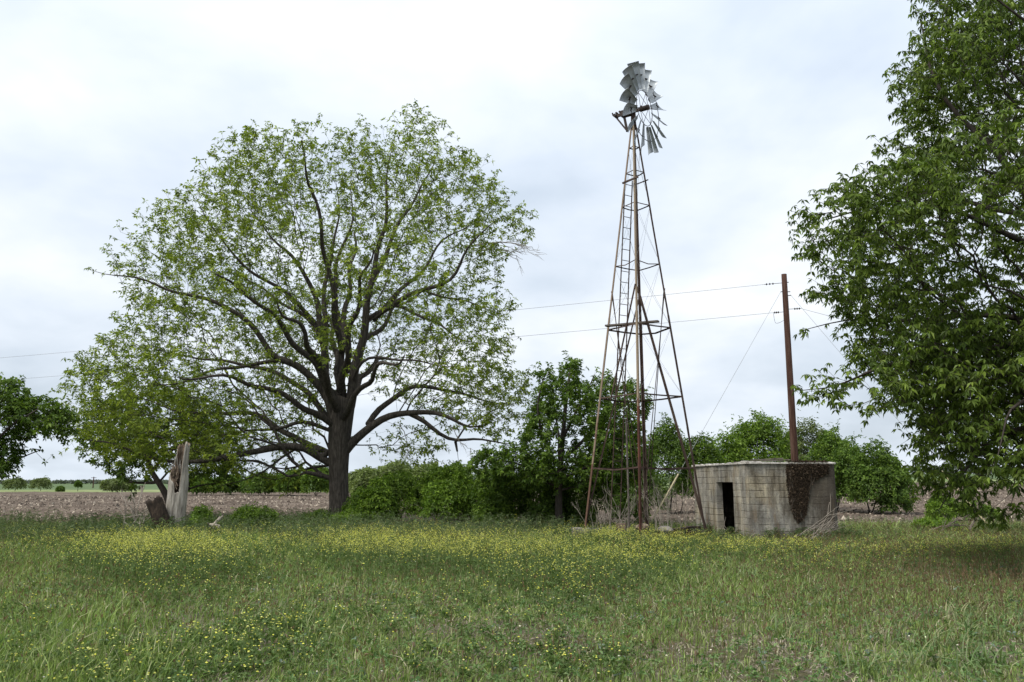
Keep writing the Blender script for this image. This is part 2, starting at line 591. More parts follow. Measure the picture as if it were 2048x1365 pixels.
# ================================================================== LIGHT, SKY, CAMERA
cam = bpy.data.cameras.new('camera')
cam.lens = 36 * F / 2048; cam.sensor_width = 36; cam.clip_start = .1; cam.clip_end = 9000
co = bpy.data.objects.new('camera', cam); COL.objects.link(co)
co.location = (0, 0, CH); co.rotation_euler = (math.radians(90) + PITCH, 0, 0)
scene.camera = co
SUN_EL, SUN_AZ = math.radians(56), math.radians(-128)      # azimuth from +Y, clockwise: light from behind left
sun = bpy.data.lights.new('sun', 'SUN'); sun.energy = 2.9; sun.angle = math.radians(24); sun.color = (1, .95, .87)
so = bpy.data.objects.new('sun', sun); COL.objects.link(so)
so.rotation_euler = (math.radians(90) - SUN_EL, 0, -SUN_AZ + math.pi)
so.location = (-20, -20, 40)
world = bpy.data.worlds.new('World'); scene.world = world
world.use_nodes = True
nt = world.node_tree; nt.nodes.clear()
wo = nt.nodes.new('ShaderNodeOutputWorld')
sky = nt.nodes.new('ShaderNodeTexSky'); sky.sky_type = 'NISHITA'; sky.sun_disc = False
sky.sun_elevation = SUN_EL; sky.sun_rotation = SUN_AZ
sky.dust_density = 2.0
bgs = nt.nodes.new('ShaderNodeBackground'); bgs.inputs[1].default_value = .12
nt.links.new(sky.outputs[0], bgs.inputs[0])
tc = nt.nodes.new('ShaderNodeTexCoord')
sep = nt.nodes.new('ShaderNodeSeparateXYZ'); nt.links.new(tc.outputs['Generated'], sep.inputs[0])
def mth(op, a, b=None):
    n = nt.nodes.new('ShaderNodeMath'); n.operation = op
    for i, v in enumerate((a, b)):
        if v is None: continue
        if hasattr(v, 'is_output'): nt.links.new(v, n.inputs[i])
        else: n.inputs[i].default_value = v
    return n.outputs[0]
zc = mth('MAXIMUM', sep.outputs[2], 0.0)
den = mth('ADD', zc, .34)
cx = mth('DIVIDE', sep.outputs[0], den); cy = mth('DIVIDE', sep.outputs[1], den)
cmb = nt.nodes.new('ShaderNodeCombineXYZ'); nt.links.new(cx, cmb.inputs[0]); nt.links.new(cy, cmb.inputs[1])
def cnoise(scale, off, det=5, rough=.5, dist=.25):
    mp = nt.nodes.new('ShaderNodeMapping'); mp.inputs['Location'].default_value = off
    nt.links.new(cmb.outputs[0], mp.inputs[0])
    n = nt.nodes.new('ShaderNodeTexNoise'); n.inputs['Scale'].default_value = scale
    n.inputs['Detail'].default_value = det; n.inputs['Roughness'].default_value = rough; n.inputs['Distortion'].default_value = dist
    nt.links.new(mp.outputs[0], n.inputs['Vector'])
    return n.outputs['Fac']
n1 = cnoise(1.5, (3.3, 1.7, 0)); n2 = cnoise(3.6, (9.1, 4.2, 1.0))
mixn = mth('ADD', mth('MULTIPLY', n1, .68), mth('MULTIPLY', n2, .32))
# higher = brighter, hazier and greyer towards the horizon
r1 = ramp(nt, [(.32, (.52, .60, .70)), (.43, (.61, .68, .775)), (.52, (.69, .74, .81)), (.62, (.82, .82, .83))])
nt.links.new(mixn, r1.inputs[0])
r2 = ramp(nt, [(.36, (.43, .485, .55)), (.5, (.55, .61, .68)), (.62, (.66, .71, .765))])
nt.links.new(mixn, r2.inputs[0])
hz = nt.nodes.new('ShaderNodeMapRange'); hz.inputs[1].default_value = .02; hz.inputs[2].default_value = .48
nt.links.new(sep.outputs[2], hz.inputs[0])
cc = mixc(nt, hz.outputs[0], r2.outputs[0], r1.outputs[0])
bgc = nt.nodes.new('ShaderNodeBackground'); bgc.inputs[1].default_value = 1.0
nt.links.new(cc, bgc.inputs[0])
ms = nt.nodes.new('ShaderNodeMixShader')
cov = nt.nodes.new('ShaderNodeMapRange'); cov.inputs[1].default_value = .3; cov.inputs[2].default_value = .5
cov.inputs[3].default_value = .86; cov.inputs[4].default_value = 1.0
nt.links.new(mixn, cov.inputs[0])
nt.links.new(cov.outputs[0], ms.inputs[0]); nt.links.new(bgs.outputs[0], ms.inputs[1]); nt.links.new(bgc.outputs[0], ms.inputs[2])
nt.links.new(ms.outputs[0], wo.inputs[0])
vs = scene.view_settings
vs.view_transform = 'Standard'; vs.look = 'None'; vs.gamma = 1; vs.exposure = 0.48; vs.use_curve_mapping = False

# ================================================================== GROUND
def grid(xs, ys, zf):
    X, Y = np.meshgrid(xs, ys)
    Z = zf(X, Y)
    V = np.stack([X, Y, Z], -1).reshape(-1, 3)
    nx, ny = len(xs), len(ys)
    i = (np.arange(ny - 1)[:, None] * nx + np.arange(nx - 1)[None]).reshape(-1)
    return V, np.stack([i, i + 1, i + nx + 1, i + nx], -1)

EDGE = 32.5      # where the meadow stops and the ploughed field starts
def soil_mat(name, stops, scale, bump=.6, dist=.05, sc2=None, stretch=(1, 1, 1)):
    m, nt, out = new_mat(name)
    v = coords(nt, stretch)
    a = noise(nt, v, scale, 8, .7); b = noise(nt, v, sc2 or scale * .08, 3, .5)
    mx = N(nt, 'ShaderNodeMath', operation='MULTIPLY_ADD'); nt.links.new(a, mx.inputs[0]); mx.inputs[1].default_value = .65
    m2 = N(nt, 'ShaderNodeMath', operation='MULTIPLY'); nt.links.new(b, m2.inputs[0]); m2.inputs[1].default_value = .35
    nt.links.new(m2.outputs[0], mx.inputs[2])
    r = ramp(nt, stops); nt.links.new(mx.outputs[0], r.inputs[0])
    p = N(nt, 'ShaderNodeBsdfPrincipled', Roughness=.95)
    p.inputs['Specular IOR Level'].default_value = .1
    nt.links.new(r.outputs[0], p.inputs['Base Color'])
    bp = N(nt, 'ShaderNodeBump', Strength=bump, Distance=dist); nt.links.new(a, bp.inputs['Height'])
    nt.links.new(bp.outputs[0], p.inputs['Normal']); nt.links.new(p.outputs[0], out.inputs[0])
    return m
m_meadow = soil_mat('meadow_soil', [(.36, (.06, .06, .028)), (.47, (.10, .095, .05)), (.56, (.17, .145, .115)), (.66, (.26, .225, .19))], 9, 1.0, .06, .35)
m_plough = soil_mat('ploughed_soil', [(.36, (.045, .034, .026)), (.48, (.105, .082, .064)), (.58, (.175, .142, .113)), (.68, (.26, .22, .175))], 5, 1.0, .12, .2)
m_green = soil_mat('green_crop', [(.4, (.062, .095, .040)), (.5, (.085, .125, .055)), (.62, (.115, .155, .075))], .25, .3, .2, .01, (1, .3, 1))
m_pale = soil_mat('pale_verge', [(.4, (.10, .15, .05)), (.5, (.16, .20, .08)), (.62, (.24, .26, .13))], .5, .3, .2, .03, (1, .3, 1))

def field_z(X, Y):
    z = H(X, Y)
    k = np.clip((Y - EDGE) / 3, 0, 1)
    amp = np.where(Y < 150, 1, 0) * k
    ph = Y * 6.2 + X * 1.35 + 2.2 * fbm(X * .07, Y * .12, 0, 2)
    return z + amp * (.05 * np.sin(ph) + .16 * (fbm(X * 1.7, Y * 1.7, 0, 3) - .5))
V, Q = grid(np.concatenate(([-2500, -900, -300, -120], np.linspace(-60, 60, 241), [120, 300, 900, 2500])), np.linspace(-30, EDGE, 151), lambda X, Y: H(X, Y) + .05 * (fbm(X * 2, Y * 2, 0, 2) - .5) * sstep(EDGE, EDGE - 2, Y))
tag(mesh_obj('meadow_ground', V, Q, m_meadow, smooth=True), 'grassy brown soil of the meadow in front of the windmill', 'ground', kind='structure')
xs = np.concatenate(([-2500, -900, -400, -220], np.linspace(-120, 130, 460), [220, 400, 900, 2500]))
ys = np.concatenate((np.linspace(EDGE, 62, 180), np.linspace(62, 150, 140)[1:]))
V, Q = grid(xs, ys, field_z)
tag(mesh_obj('ploughed_field', V, Q, m_plough, smooth=True), 'brown ploughed field of clods beyond the meadow', 'field', kind='structure')
V, Q = grid(np.concatenate(([-2500, -900], np.linspace(-300, 300, 41), [900, 2500])), np.linspace(150, 205, 6), lambda X, Y: H(X, Y))
tag(mesh_obj('grass_verge', V, Q, m_pale), 'pale green grass strip behind the ploughed field', 'verge', kind='structure')
V, Q = grid(np.concatenate(([-6000, -2500, -900], np.linspace(-300, 300, 41), [900, 2500, 6000])), np.array((205, 260, 340, 440, 600, 1000, 2000, 4000, 7000)), lambda X, Y: H(X, np.minimum(Y, 420)) - .0 * Y)
tag(mesh_obj('green_field', V, Q, m_green), 'flat green crop field reaching the horizon', 'field', kind='structure')

# clods and crop residue lying on the ploughed field
n = 42000
Y = EDGE + .2 + (rng.random(n) ** 1.7) * 75
X = (rng.random(n) * 2 - 1) * (Y * .72 + 4)
Z = field_z(X, Y)
s = rng.uniform(.03, .10, n) * (1 + (Y - 32) / 60) * np.where(rng.random(n) < .08, 1.7, 1)
d1 = nrm(np.stack([rng.normal(0, 1, n), rng.normal(0, 1, n), rng.normal(0, .25, n)], 1)); d2 = nrm(np.cross(d1, np.stack([rng.normal(0, .4, n), rng.normal(0, .4, n), np.ones(n)], 1)))
el = rng.uniform(1, 3, n)[:, None]
P = np.stack([X, Y, Z], 1)
hgt = (s * rng.uniform(.3, 1.0, n))[:, None] * np.array((0, 0, 1.))
V = np.stack([P - d1 * s[:, None] * el * .5 - hgt * .4, P + d2 * s[:, None] * .5 - hgt * .4, P + d1 * s[:, None] * el * .5 - hgt * .3, P - d2 * s[:, None] * .5 - hgt * .4, P + hgt + d2 * (s * rng.uniform(-.2, .2, n))[:, None]], 1).reshape(-1, 3)
i = np.arange(n)[:, None] * 5
T = np.concatenate([i + [0, 1, 4], i + [1, 2, 4], i + [2, 3, 4], i + [3, 0, 4]])
pal = np.array([(.07, .054, .042), (.125, .099, .078), (.19, .155, .122), (.31, .26, .205), (.46, .40, .32)])
C = pal[rng.choice(5, n, p=[.25, .3, .24, .14, .07])] * rng.uniform(.8, 1.2, (n, 1))
tag(mesh_obj('field_clods', V, T, M['bits'], col=np.repeat(C, 5, 0)), 'pale crop residue and clods strewn over the ploughed field', 'clods', kind='stuff')

# ================================================================== WINDMILL
TC = np.array((3.88, 24.95, 0.0)); TC[2] = float(H(TC[0], TC[1]))
wm = empty('windmill', TC, 'tall rusty lattice windmill tower with a grey bladed wheel', 'windmill')
TOP = 13.15
dirs = {'f': np.array((-.21, -.978, 0)), 'r': np.array((.978, -.21, 0)), 'b': np.array((.21, .978, 0)), 'l': np.array((-.978, .21, 0))}
def rad_at(z): return .06 + (TOP - z) * (1.82 - .06) / TOP
def leg_pt(k, z): return TC + dirs[k] * rad_at(z) + np.array((0, 0, z))
KEYS = 'frbl'
for k in KEYS:
    mb = MB()
    i = KEYS.index(k)
    a = dirs[KEYS[(i + 1) % 4]] - dirs[k]; b = dirs[KEYS[(i - 1) % 4]] - dirs[k]
    z0 = .42 if k == 'l' else -.05
    zs = [z0, 3.2, 6.6, 9.9, TOP - .1]
    for j in range(4):
        w = (.074 if j < 2 else .062) * (.78 if k == 'f' else 1)
        off = dirs[k] * (.004 * (j % 2))
        mb.angle(leg_pt(k, zs[j]) + off, leg_pt(k, zs[j + 1] + .12) + off, w, .012, a, b)
    mb.build('tower_leg', {'f': M['leg_front'], 'l': M['leg_side'], 'r': M['rust_dark'], 'b': M['rust_dark']}[k], wm)
# horizontal girts at the measured levels
levels = [2.15, 4.25, 6.35, 8.35, 10.25, 11.35, 12.2]
for li, z in enumerate(levels):
    mb = MB()
    for i, k in enumerate(KEYS):
        k2 = KEYS[(i + 1) % 4]
        p, q = leg_pt(k, z), leg_pt(k2, z)
        m_ = .5 * (p + q) + np.array((0, 0, (-.07 if (i + li) % 3 == 0 else -.01) * (1 if z < 9 else .4)))
        w = .042 if z < 8 else .028
        for s_, t_ in ((p, m_), (m_, q)):
            mb.angle(s_, t_, w, .007, np.array((0, 0, -1.)), (TC + [0, 0, z]) - .5 * (p + q))
    mb.build('girt', M['rust_dark'], wm)
# steel diagonals of the bottom section, crossing on every face
for i, k in enumerate(KEYS):
    k2 = KEYS[(i + 1) % 4]
    for a_, b_, o in ((k, k2, .012), (k2, k, -.03)):
        mb = MB()
        p, q = leg_pt(a_, 7.55), leg_pt(b_, .25)
        if a_ == 'f' and b_ == 'l': q = p + (q - p) * .47      # rusted through half way down
        inn = TC + [0, 0, 4] - .5 * (leg_pt(k, 4) + leg_pt(k2, 4))
        mb.angle(p + nrm(inn) * o, q + nrm(inn) * o, .031, .006, inn, np.array((0, 0, 1.)))
        mb.build('brace', M['rust_dark'], wm)
# thin crossing wires of the upper sections
for z0, z1 in ((6.35, 8.35), (8.35, 10.25), (4.25, 6.35), (10.25, 12.2)):
    for i, k in enumerate(KEYS):
        k2 = KEYS[(i + 1) % 4]
        mb = MB()
        for a_, b_ in ((k, k2), (k2, k)):
            p, q = leg_pt(a_, z1), leg_pt(b_, z0)
            mb.tube(np.array([p, .5 * (p + q) + [0, 0, -.03], q]), .0032, 4)
        mb.build('tie_wire', M['steel_wire'], wm)
# ladder on the back left face
lad0 = .5 * (leg_pt('l', .4) + leg_pt('b', .4)); lad1 = .5 * (leg_pt('l', 11.2) + leg_pt('b', 11.2))
lad = MB(); along = nrm(dirs['b'] - dirs['l']); outw = nrm(dirs['b'] + dirs['l'])
rails = []
for s_, hw0, hw1 in ((-1, .19, .15), (1, .19, .15)):
    p, q = lad0 + along * s_ * hw0 + outw * .07, lad1 + along * s_ * hw1 + outw * .07
    lad.bar(p, q, .035, .02, along); rails.append((p, q))
ladder = lad.build('ladder', M['rust_dark'], wm)
for t in np.linspace(.02, .985, 31):
    if abs(t - .53) < .02: continue
    rb = MB()
    rb.tube(np.array([rails[0][0] * (1 - t) + rails[0][1] * t, rails[1][0] * (1 - t) + rails[1][1] * t]), .011, 6)
    rb.build('rung', M['rust_dark'], ladder)
# pump rod, drop pipes
mb = MB(); mb.tube(np.array([TC + [.05, .1, .2], TC + [.02, .05, 12.6]]), .014, 6); mb.build('pump_rod', M['rust_dark'], wm)
mb = MB(); mb.tube(np.array([TC + [-.42, .1, .25], TC + [-.44, .1, 3.6]]), .028, 8); mb.build('drop_pipe', M['plank'], wm)
# plank across the working level, step bars near the top
pl = MB()
p, q = W(1212, 663, 24.95), W(1317, 641, 24.2)
p[2] = q[2] = TC[2] + 6.42
pl.bar(p, q, .19, .05); pl.build('platform_plank', M['plank'], wm)
mb = MB(); mb.bar(W(1245, 367, 24.75), W(1276, 354, 24.4), .05, .05); mb.build('step_bar', M['rust_dark'], wm)
mb = MB(); mb.bar(W(1273, 369, 24.7), W(1296, 360, 24.9), .035, .035); mb.build('step_bar', M['rust_dark'], wm)
# --- head
HUB = W(1289, 217, 24.62)
ax = nrm(np.array((.82, -.57, 0.0)))
tx = np.array((-ax[1], ax[0], 0.0)); up = np.array((0, 0, 1.0))
MAST = np.array((TC[0], TC[1], HUB[2]))
mb = MB()
t0 = TC + [0, 0, TOP - .35]
mb.tube(np.array([t0, t0 + [0, 0, .6], [MAST[0], MAST[1], HUB[2] - .1]]), (.09, .075, .07), 12)
mb.build('mast_pipe', M['rust_dark'], wm, smooth=True)
gb = MB()
back = HUB - ax * 1.02
MAST = HUB - ax * .5
gb.bar(HUB - ax * .80, HUB - ax * .40, .17, .20); gb.bar(back, HUB - ax * .1, .07, .09)
gb.bar(HUB - ax * .70 + [0, 0, .1], HUB - ax * .5 + [0, 0, .1], .12, .10)
gb.tube(np.array([back - tx * .1, back + tx * .1]), .055, 10)
gb.tube(np.array([HUB - ax * .15, HUB + ax * .16]), .035, 10)
gb.bar(HUB - ax * .72 + [0, 0, -.08], HUB - ax * .62 + [0, 0, -.62], .07, .07)
gb.bar(back + [0, 0, -.02], HUB - ax * .66 + [0, 0, -.55], .035, .05)
gb.build('gearbox', M['iron'], wm)
for t, z in ((.98, .09), (.86, .10), (.30, .09), (.1, .07)):
    c = HUB - ax * t + [0, 0, z]
    mb = MB(); mb.tube(np.array([c - tx * .05, c + tx * .05]), .035, 8); mb.build('bearing', M['iron'], wm)
mb = MB()
mb.tube(np.array([HUB - ax * 1.0, HUB - ax * 1.12 + [0, 0, .06], HUB - ax * 1.14 + [0, 0, .14]]), .025, 7)
mb.build('tail_hinge', M['iron'], wm)
wheel = MB()
R1, R2, RO, NB = .56, 1.05, 1.45, 18
def wp(r, a, d=0.0): return HUB + r * (math.cos(a) * up + math.sin(a) * tx) + ax * d
for r, w in ((R1, .011), (R2, .011)):
    P = np.array([wp(r, t, 0) for t in np.linspace(0, 2 * math.pi, 61)])
    wheel.tube(P, w, 6, cap=False)
for i in range(6):
    a = i * math.pi / 3 + .2
    wheel.tube(np.array([wp(.07, a - .25, .12), wp(R1, a), ]), .008, 5); wheel.tube(np.array([wp(.07, a + .25, -.12), wp(R1, a)]), .008, 5)
    wheel.tube(np.array([wp(R1, a), wp(R2, a)]), .012, 5)
wheel.tube(np.array([HUB - ax * .15, HUB + ax * .15]), .085, 12)
wheel_o = wheel.build('wheel', M['iron'], wm, smooth=True)
BP = math.radians(38)
for i in range(NB):
    a = (i + .35) * 2 * math.pi / NB + rng.normal(0, .012)
    pitch = BP + rng.normal(0, .05)
    rd = math.cos(a) * up + math.sin(a) * tx
    tg = -math.sin(a) * up + math.cos(a) * tx
    cd = math.cos(pitch) * tg + math.sin(pitch) * ax
    nm = np.cross(rd, cd)
    rr = np.linspace(.60, RO, 5); cc_ = np.linspace(-.5, .5, 6)
    V = []
    for r in rr:
        w = .19 + (.44 - .19) * (r - .6) / (RO - .6)
        ro = r
        for c in cc_:
            V.append(HUB + rd * (ro - .02 * (c + .5) * (r > 1.4)) + cd * c * w + nm * (.055 * (1 - 4 * c * c)) * w / .41)
    V = np.array(V)
    top = V + nm * .0035; bot = V - nm * .0035
    q = [(y * 6 + x, y * 6 + x + 1, (y + 1) * 6 + x + 1, (y + 1) * 6 + x) for y in range(4) for x in range(5)]
    q = np.array(q); nV = len(V)
    rim = list(range(6)) + [11, 17, 23, 29, 28, 27, 26, 25, 24, 18, 12, 6]
    side = np.array([(rim[j], rim[(j + 1) % len(rim)], nV + rim[(j + 1) % len(rim)], nV + rim[j]) for j in range(len(rim))])
    mesh_obj('blade', np.vstack([top, bot]), [np.vstack([q, q[:, ::-1] + nV, side])], M['galv'], wheel_o, smooth=True)
    bk = MB()
    for r in (R2,):
        c = HUB + rd * r
        bk.bar(c - cd * .06 + nm * -.02, c + cd * .06 - nm * .02, .03, .03, rd)
    bk.build('blade_bracket', M['iron'], wheel_o)

# footing and timbers round the windmill base
def block(name, label, cat, p, q, w, h, mat, amp=.03, seg=.12, group=None):
    """a weathered beam / ledge from p to q (bottom centre line)"""
    p = np.asarray(p, float); q = np.asarray(q, float)
    L = np.linalg.norm(q - p); d = (q - p) / L; s_ = nrm(np.cross(d, (0, 0, 1.)))
    u_ = np.cross(s_, d)
    nx = max(2, int(L / seg)); prof = []
    per = [(-.5, 0), (-.5, .5), (-.5, 1), (-.17, 1), (.17, 1), (.5, 1), (.5, .5), (.5, 0), (.17, 0), (-.17, 0)]
    V = []
    for i in range(nx + 1):
        c = p + d * L * i / nx
        for a, b in per:
            v = c + s_ * a * w + u_ * b * h
            v = v + amp * (np.array([float(fbm(*(v * 4 + o), 2)) for o in (0, 11.3, 23.1)]) - .5) * 2
            V.append(v)
    V = np.array(V); k = len(per)
    Q = [(i * k + j, i * k + (j + 1) % k, (i + 1) * k + (j + 1) % k, (i + 1) * k + j) for i in range(nx) for j in range(k)]
    V = np.vstack([V, V[:k].mean(0), V[-k:].mean(0)])
    a_, b_ = len(V) - 2, len(V) - 1
    T = [((j + 1) % k, j, a_) for j in range(k)] + [(nx * k + j, nx * k + (j + 1) % k, b_) for j in range(k)]
    o = mesh_obj(name, V, [np.array(Q), np.array(T)], mat, loc=p)
    return tag(o, label, cat, group)
lp = leg_pt('l', 0); fp = leg_pt('f', 0); rp = leg_pt('r', 0); bp_ = leg_pt('b', 0)
block('concrete_footing', 'pale low concrete footing under the left windmill leg', 'footing', lp + [-.3, -.05, -.1], lp + [.5, .05, -.1], .4, .46, M['concrete'], .04)
block('concrete_ledge', 'long cracked concrete ledge between the left and front windmill legs', 'ledge', lp + [.6, -.1, -.1], fp + [-.25, .45, -.1], .25, .28, M['concrete'], .06)
block('timber_beam', 'dark rotten timber beam lying from the front to the right windmill leg', 'beam', fp + [.1, .12, .16], rp + [.1, .12, .22], .16, .12, M['darkwood'], .035)
block('timber_beam', 'second dark timber beam lying behind the front one at the windmill foot', 'beam', fp + [.2, .75, .18], rp + [-.1, .75, .3], .22, .14, M['darkwood'], .03)
block('timber_post', 'short reddish timber block on the concrete ledge under the windmill', 'block', lp + [.98, -.5, .3], lp + [1.22, -.58, .3], .2, .22, M['rotwood'], .03, .06)
def rock(name, label, cat, c, r, mat, group=None):
    u_ = []
    for i in range(7):
        th = math.pi * i / 6
        for j in range(10):
            ph = 2 * math.pi * j / 10
            d = np.array((math.sin(th) * math.cos(ph), math.sin(th) * math.sin(ph), math.cos(th)))
            k = .7 + .6 * float(fbm(*(d * 1.6 + np.asarray(c)), 3))
            u_.append(np.asarray(c) + d * np.asarray(r) * k)
    Q = [(i * 10 + j, (i + 1) * 10 + j, (i + 1) * 10 + (j + 1) % 10, i * 10 + (j + 1) % 10) for i in range(6) for j in range(10)]
    return tag(mesh_obj(name, u_, np.array(Q), mat, loc=c), label, cat, group)
rock('rubble_stone', 'brown stone on the ledge beside the reddish block', 'stone', lp + [1.65, -1.0, .42], (.2, .15, .13), M['rotwood'])
rock('rubble_stone', 'grey rounded stone between the brown stone and the front windmill leg', 'stone', lp + [2.2, -1.5, .38], (.22, .17, .12), M['concrete'])

# ================================================================== CONCRETE BLOCK HUT
HC = np.array((7.08, 25.25, 0.0)); HC[2] = float(H(HC[0], HC[1])) - .12
ua = nrm(np.array((2.83, .36, 0))); ub = np.array((-ua[1], ua[0], 0))
ub = nrm(np.array((-.62, 4.6, 0)))
LA, LB, HH, TH = 2.86, 4.65, 2.42, .2
hut = empty('block_hut', HC, 'small grey concrete block hut with a dark doorway and flat roof', 'hut')
m, nt, out = new_mat('hut_blocks')
tcn = nt.nodes.new('ShaderNodeTexCoord')
uvw = nt.nodes.new('ShaderNodeUVMap'); uvw.uv_map = 'wall'
vec = uvw.outputs[0]
br = N(nt, 'ShaderNodeTexBrick', Scale=1.0)
br.offset = .5; br.inputs['Mortar Size'].default_value = .005; br.inputs['Mortar Smooth'].default_value = .6
br.inputs['Brick Width'].default_value = .41; br.inputs['Row Height'].default_value = .203; br.inputs['Bias'].default_value = 0
# joints wander a little
wv = N(nt, 'ShaderNodeTexNoise', Scale=3.0, Detail=4); nt.links.new(vec, wv.inputs['Vector'])
mo = N(nt, 'ShaderNodeVectorMath', operation='MULTIPLY_ADD'); nt.links.new(wv.outputs['Color'], mo.inputs[0]); mo.inputs[1].default_value = (.04, .035, 0); nt.links.new(vec, mo.inputs[2])
nt.links.new(mo.outputs[0], br.inputs['Vector'])
br.inputs['Color1'].default_value = (.275, .262, .232, 1); br.inputs['Color2'].default_value = (.375, .36, .32, 1); br.inputs['Mortar'].default_value = (.255, .24, .205, 1)
g = noise(nt, vec, 16, 8, .78); gr = ramp(nt, [(.3, (.55, .53, .51)), (.5, (1, 1, 1)), (.7, (1.25, 1.22, 1.15))]); nt.links.new(g, gr.inputs[0])
c1 = mixc(nt, 1.0, br.outputs['Color'], gr.outputs[0], 'MULTIPLY')
# open bed joints between the courses, dark where the mortar has fallen out
sv = N(nt, 'ShaderNodeSeparateXYZ'); nt.links.new(mo.outputs[0], sv.inputs[0])
dv = N(nt, 'ShaderNodeMath', operation='DIVIDE'); nt.links.new(sv.outputs[1], dv.inputs[0]); dv.inputs[1].default_value = .203
frn = N(nt, 'ShaderNodeMath', operation='FRACT'); nt.links.new(dv.outputs[0], frn.inputs[0])
pgn = N(nt, 'ShaderNodeMath', operation='PINGPONG'); nt.links.new(frn.outputs[0], pgn.inputs[0]); pgn.inputs[1].default_value = .5
jn = N(nt, 'ShaderNodeMapRange'); jn.inputs[1].default_value = .03; jn.inputs[2].default_value = .075; jn.inputs[3].default_value = 1; jn.inputs[4].default_value = 0
nt.links.new(pgn.outputs[0], jn.inputs[0])
jm = noise(nt, vec, 1.7, 3, .6)
jmr = N(nt, 'ShaderNodeMapRange'); jmr.inputs[1].default_value = .44; jmr.inputs[2].default_value = .62; jmr.inputs[3].default_value = .08; jmr.inputs[4].default_value = .8; nt.links.new(jm, jmr.inputs[0])
jf = N(nt, 'ShaderNodeMath', operation='MULTIPLY'); nt.links.new(jn.outputs[0], jf.inputs[0]); nt.links.new(jmr.outputs[0], jf.inputs[1])
c1 = mixc(nt, jf.outputs[0], c1, (.06, .052, .042))
mp = N(nt, 'ShaderNodeMapping'); mp.inputs['Scale'].default_value = (2.6, .5, 1); nt.links.new(vec, mp.inputs[0])
st = noise(nt, mp.outputs[0], 1.3, 6, .65); sr = ramp(nt, [(.34, (.38, .36, .34)), (.45, (.75, .73, .70)), (.55, (1, 1, 1)), (.68, (1.3, 1.26, 1.18))]); nt.links.new(st, sr.inputs[0])
c2 = mixc(nt, 1.0, c1, sr.outputs[0], 'MULTIPLY')
# rusty brown washes and black drip stains that grow towards the far right end of the front wall
mp2 = N(nt, 'ShaderNodeMapping'); mp2.inputs['Scale'].default_value = (2.2, .45, 1); mp2.inputs['Location'].default_value = (4.4, 2, 0); nt.links.new(vec, mp2.inputs[0])
lg = noise(nt, vec, .9, 3, .5); lgr = ramp(nt, [(.36, (.74, .75, .78)), (.5, (1, 1, 1)), (.64, (1.22, 1.14, .98))]); nt.links.new(lg, lgr.inputs[0])
c2 = mixc(nt, 1.0, c2, lgr.outputs[0], 'MULTIPLY')
s2 = noise(nt, mp2.outputs[0], 1.5, 5, .6); s2r = ramp(nt, [(.56, (0, 0, 0)), (.68, (.6, .6, .6))]); nt.links.new(s2, s2r.inputs[0])
c3 = mixc(nt, s2r.outputs[0], c2, (.22, .15, .085))
sx = N(nt, 'ShaderNodeSeparateXYZ'); nt.links.new(vec, sx.inputs[0])
fx = N(nt, 'ShaderNodeMapRange'); fx.inputs[1].default_value = 10.2; fx.inputs[2].default_value = 12.4; nt.links.new(sx.outputs[0], fx.inputs[0])
s3 = noise(nt, mp2.outputs[0], 2.3, 7, .7)
fz = N(nt, 'ShaderNodeMapRange'); fz.inputs[1].default_value = .5; fz.inputs[2].default_value = 2.2; nt.links.new(sx.outputs[1], fz.inputs[0])
fx2 = N(nt, 'ShaderNodeMapRange'); fx2.inputs[1].default_value = 11.3; fx2.inputs[2].default_value = 11.6; nt.links.new(sx.outputs[0], fx2.inputs[0])
fxz = N(nt, 'ShaderNodeMath', operation='MULTIPLY'); nt.links.new(fz.outputs[0], fxz.inputs[0]); nt.links.new(fx2.outputs[0], fxz.inputs[1])
fx3 = N(nt, 'ShaderNodeMath', operation='MULTIPLY_ADD'); nt.links.new(fxz.outputs[0], fx3.inputs[0]); fx3.inputs[1].default_value = .65; nt.links.new(fx.outputs[0], fx3.inputs[2])
am = N(nt, 'ShaderNodeMath', operation='MULTIPLY_ADD'); nt.links.new(fx3.outputs[0], am.inputs[0]); am.inputs[1].default_value = .22; nt.links.new(s3, am.inputs[2])
s3r = ramp(nt, [(.50, (0, 0, 0)), (.60, (.35, .35, .35)), (.74, (.85, .85, .85))]); nt.links.new(am.outputs[0], s3r.inputs[0])
c4 = mixc(nt, s3r.outputs[0], c3, (.055, .045, .036))
p = N(nt, 'ShaderNodeBsdfPrincipled', Roughness=.95); p.inputs['Specular IOR Level'].default_value = .12
nt.links.new(c4, p.inputs['Base Color'])
hm = N(nt, 'ShaderNodeMath', operation='MULTIPLY_ADD'); nt.links.new(jf.outputs[0], hm.inputs[0]); hm.inputs[1].default_value = -.75; nt.links.new(g, hm.inputs[2])
bmp = N(nt, 'ShaderNodeBump', Strength=.9, Distance=.02); nt.links.new(hm.outputs[0], bmp.inputs['Height'])
nt.links.new(bmp.outputs[0], p.inputs['Normal']); nt.links.new(p.outputs[0], out.inputs[0])
M['blocks'] = m

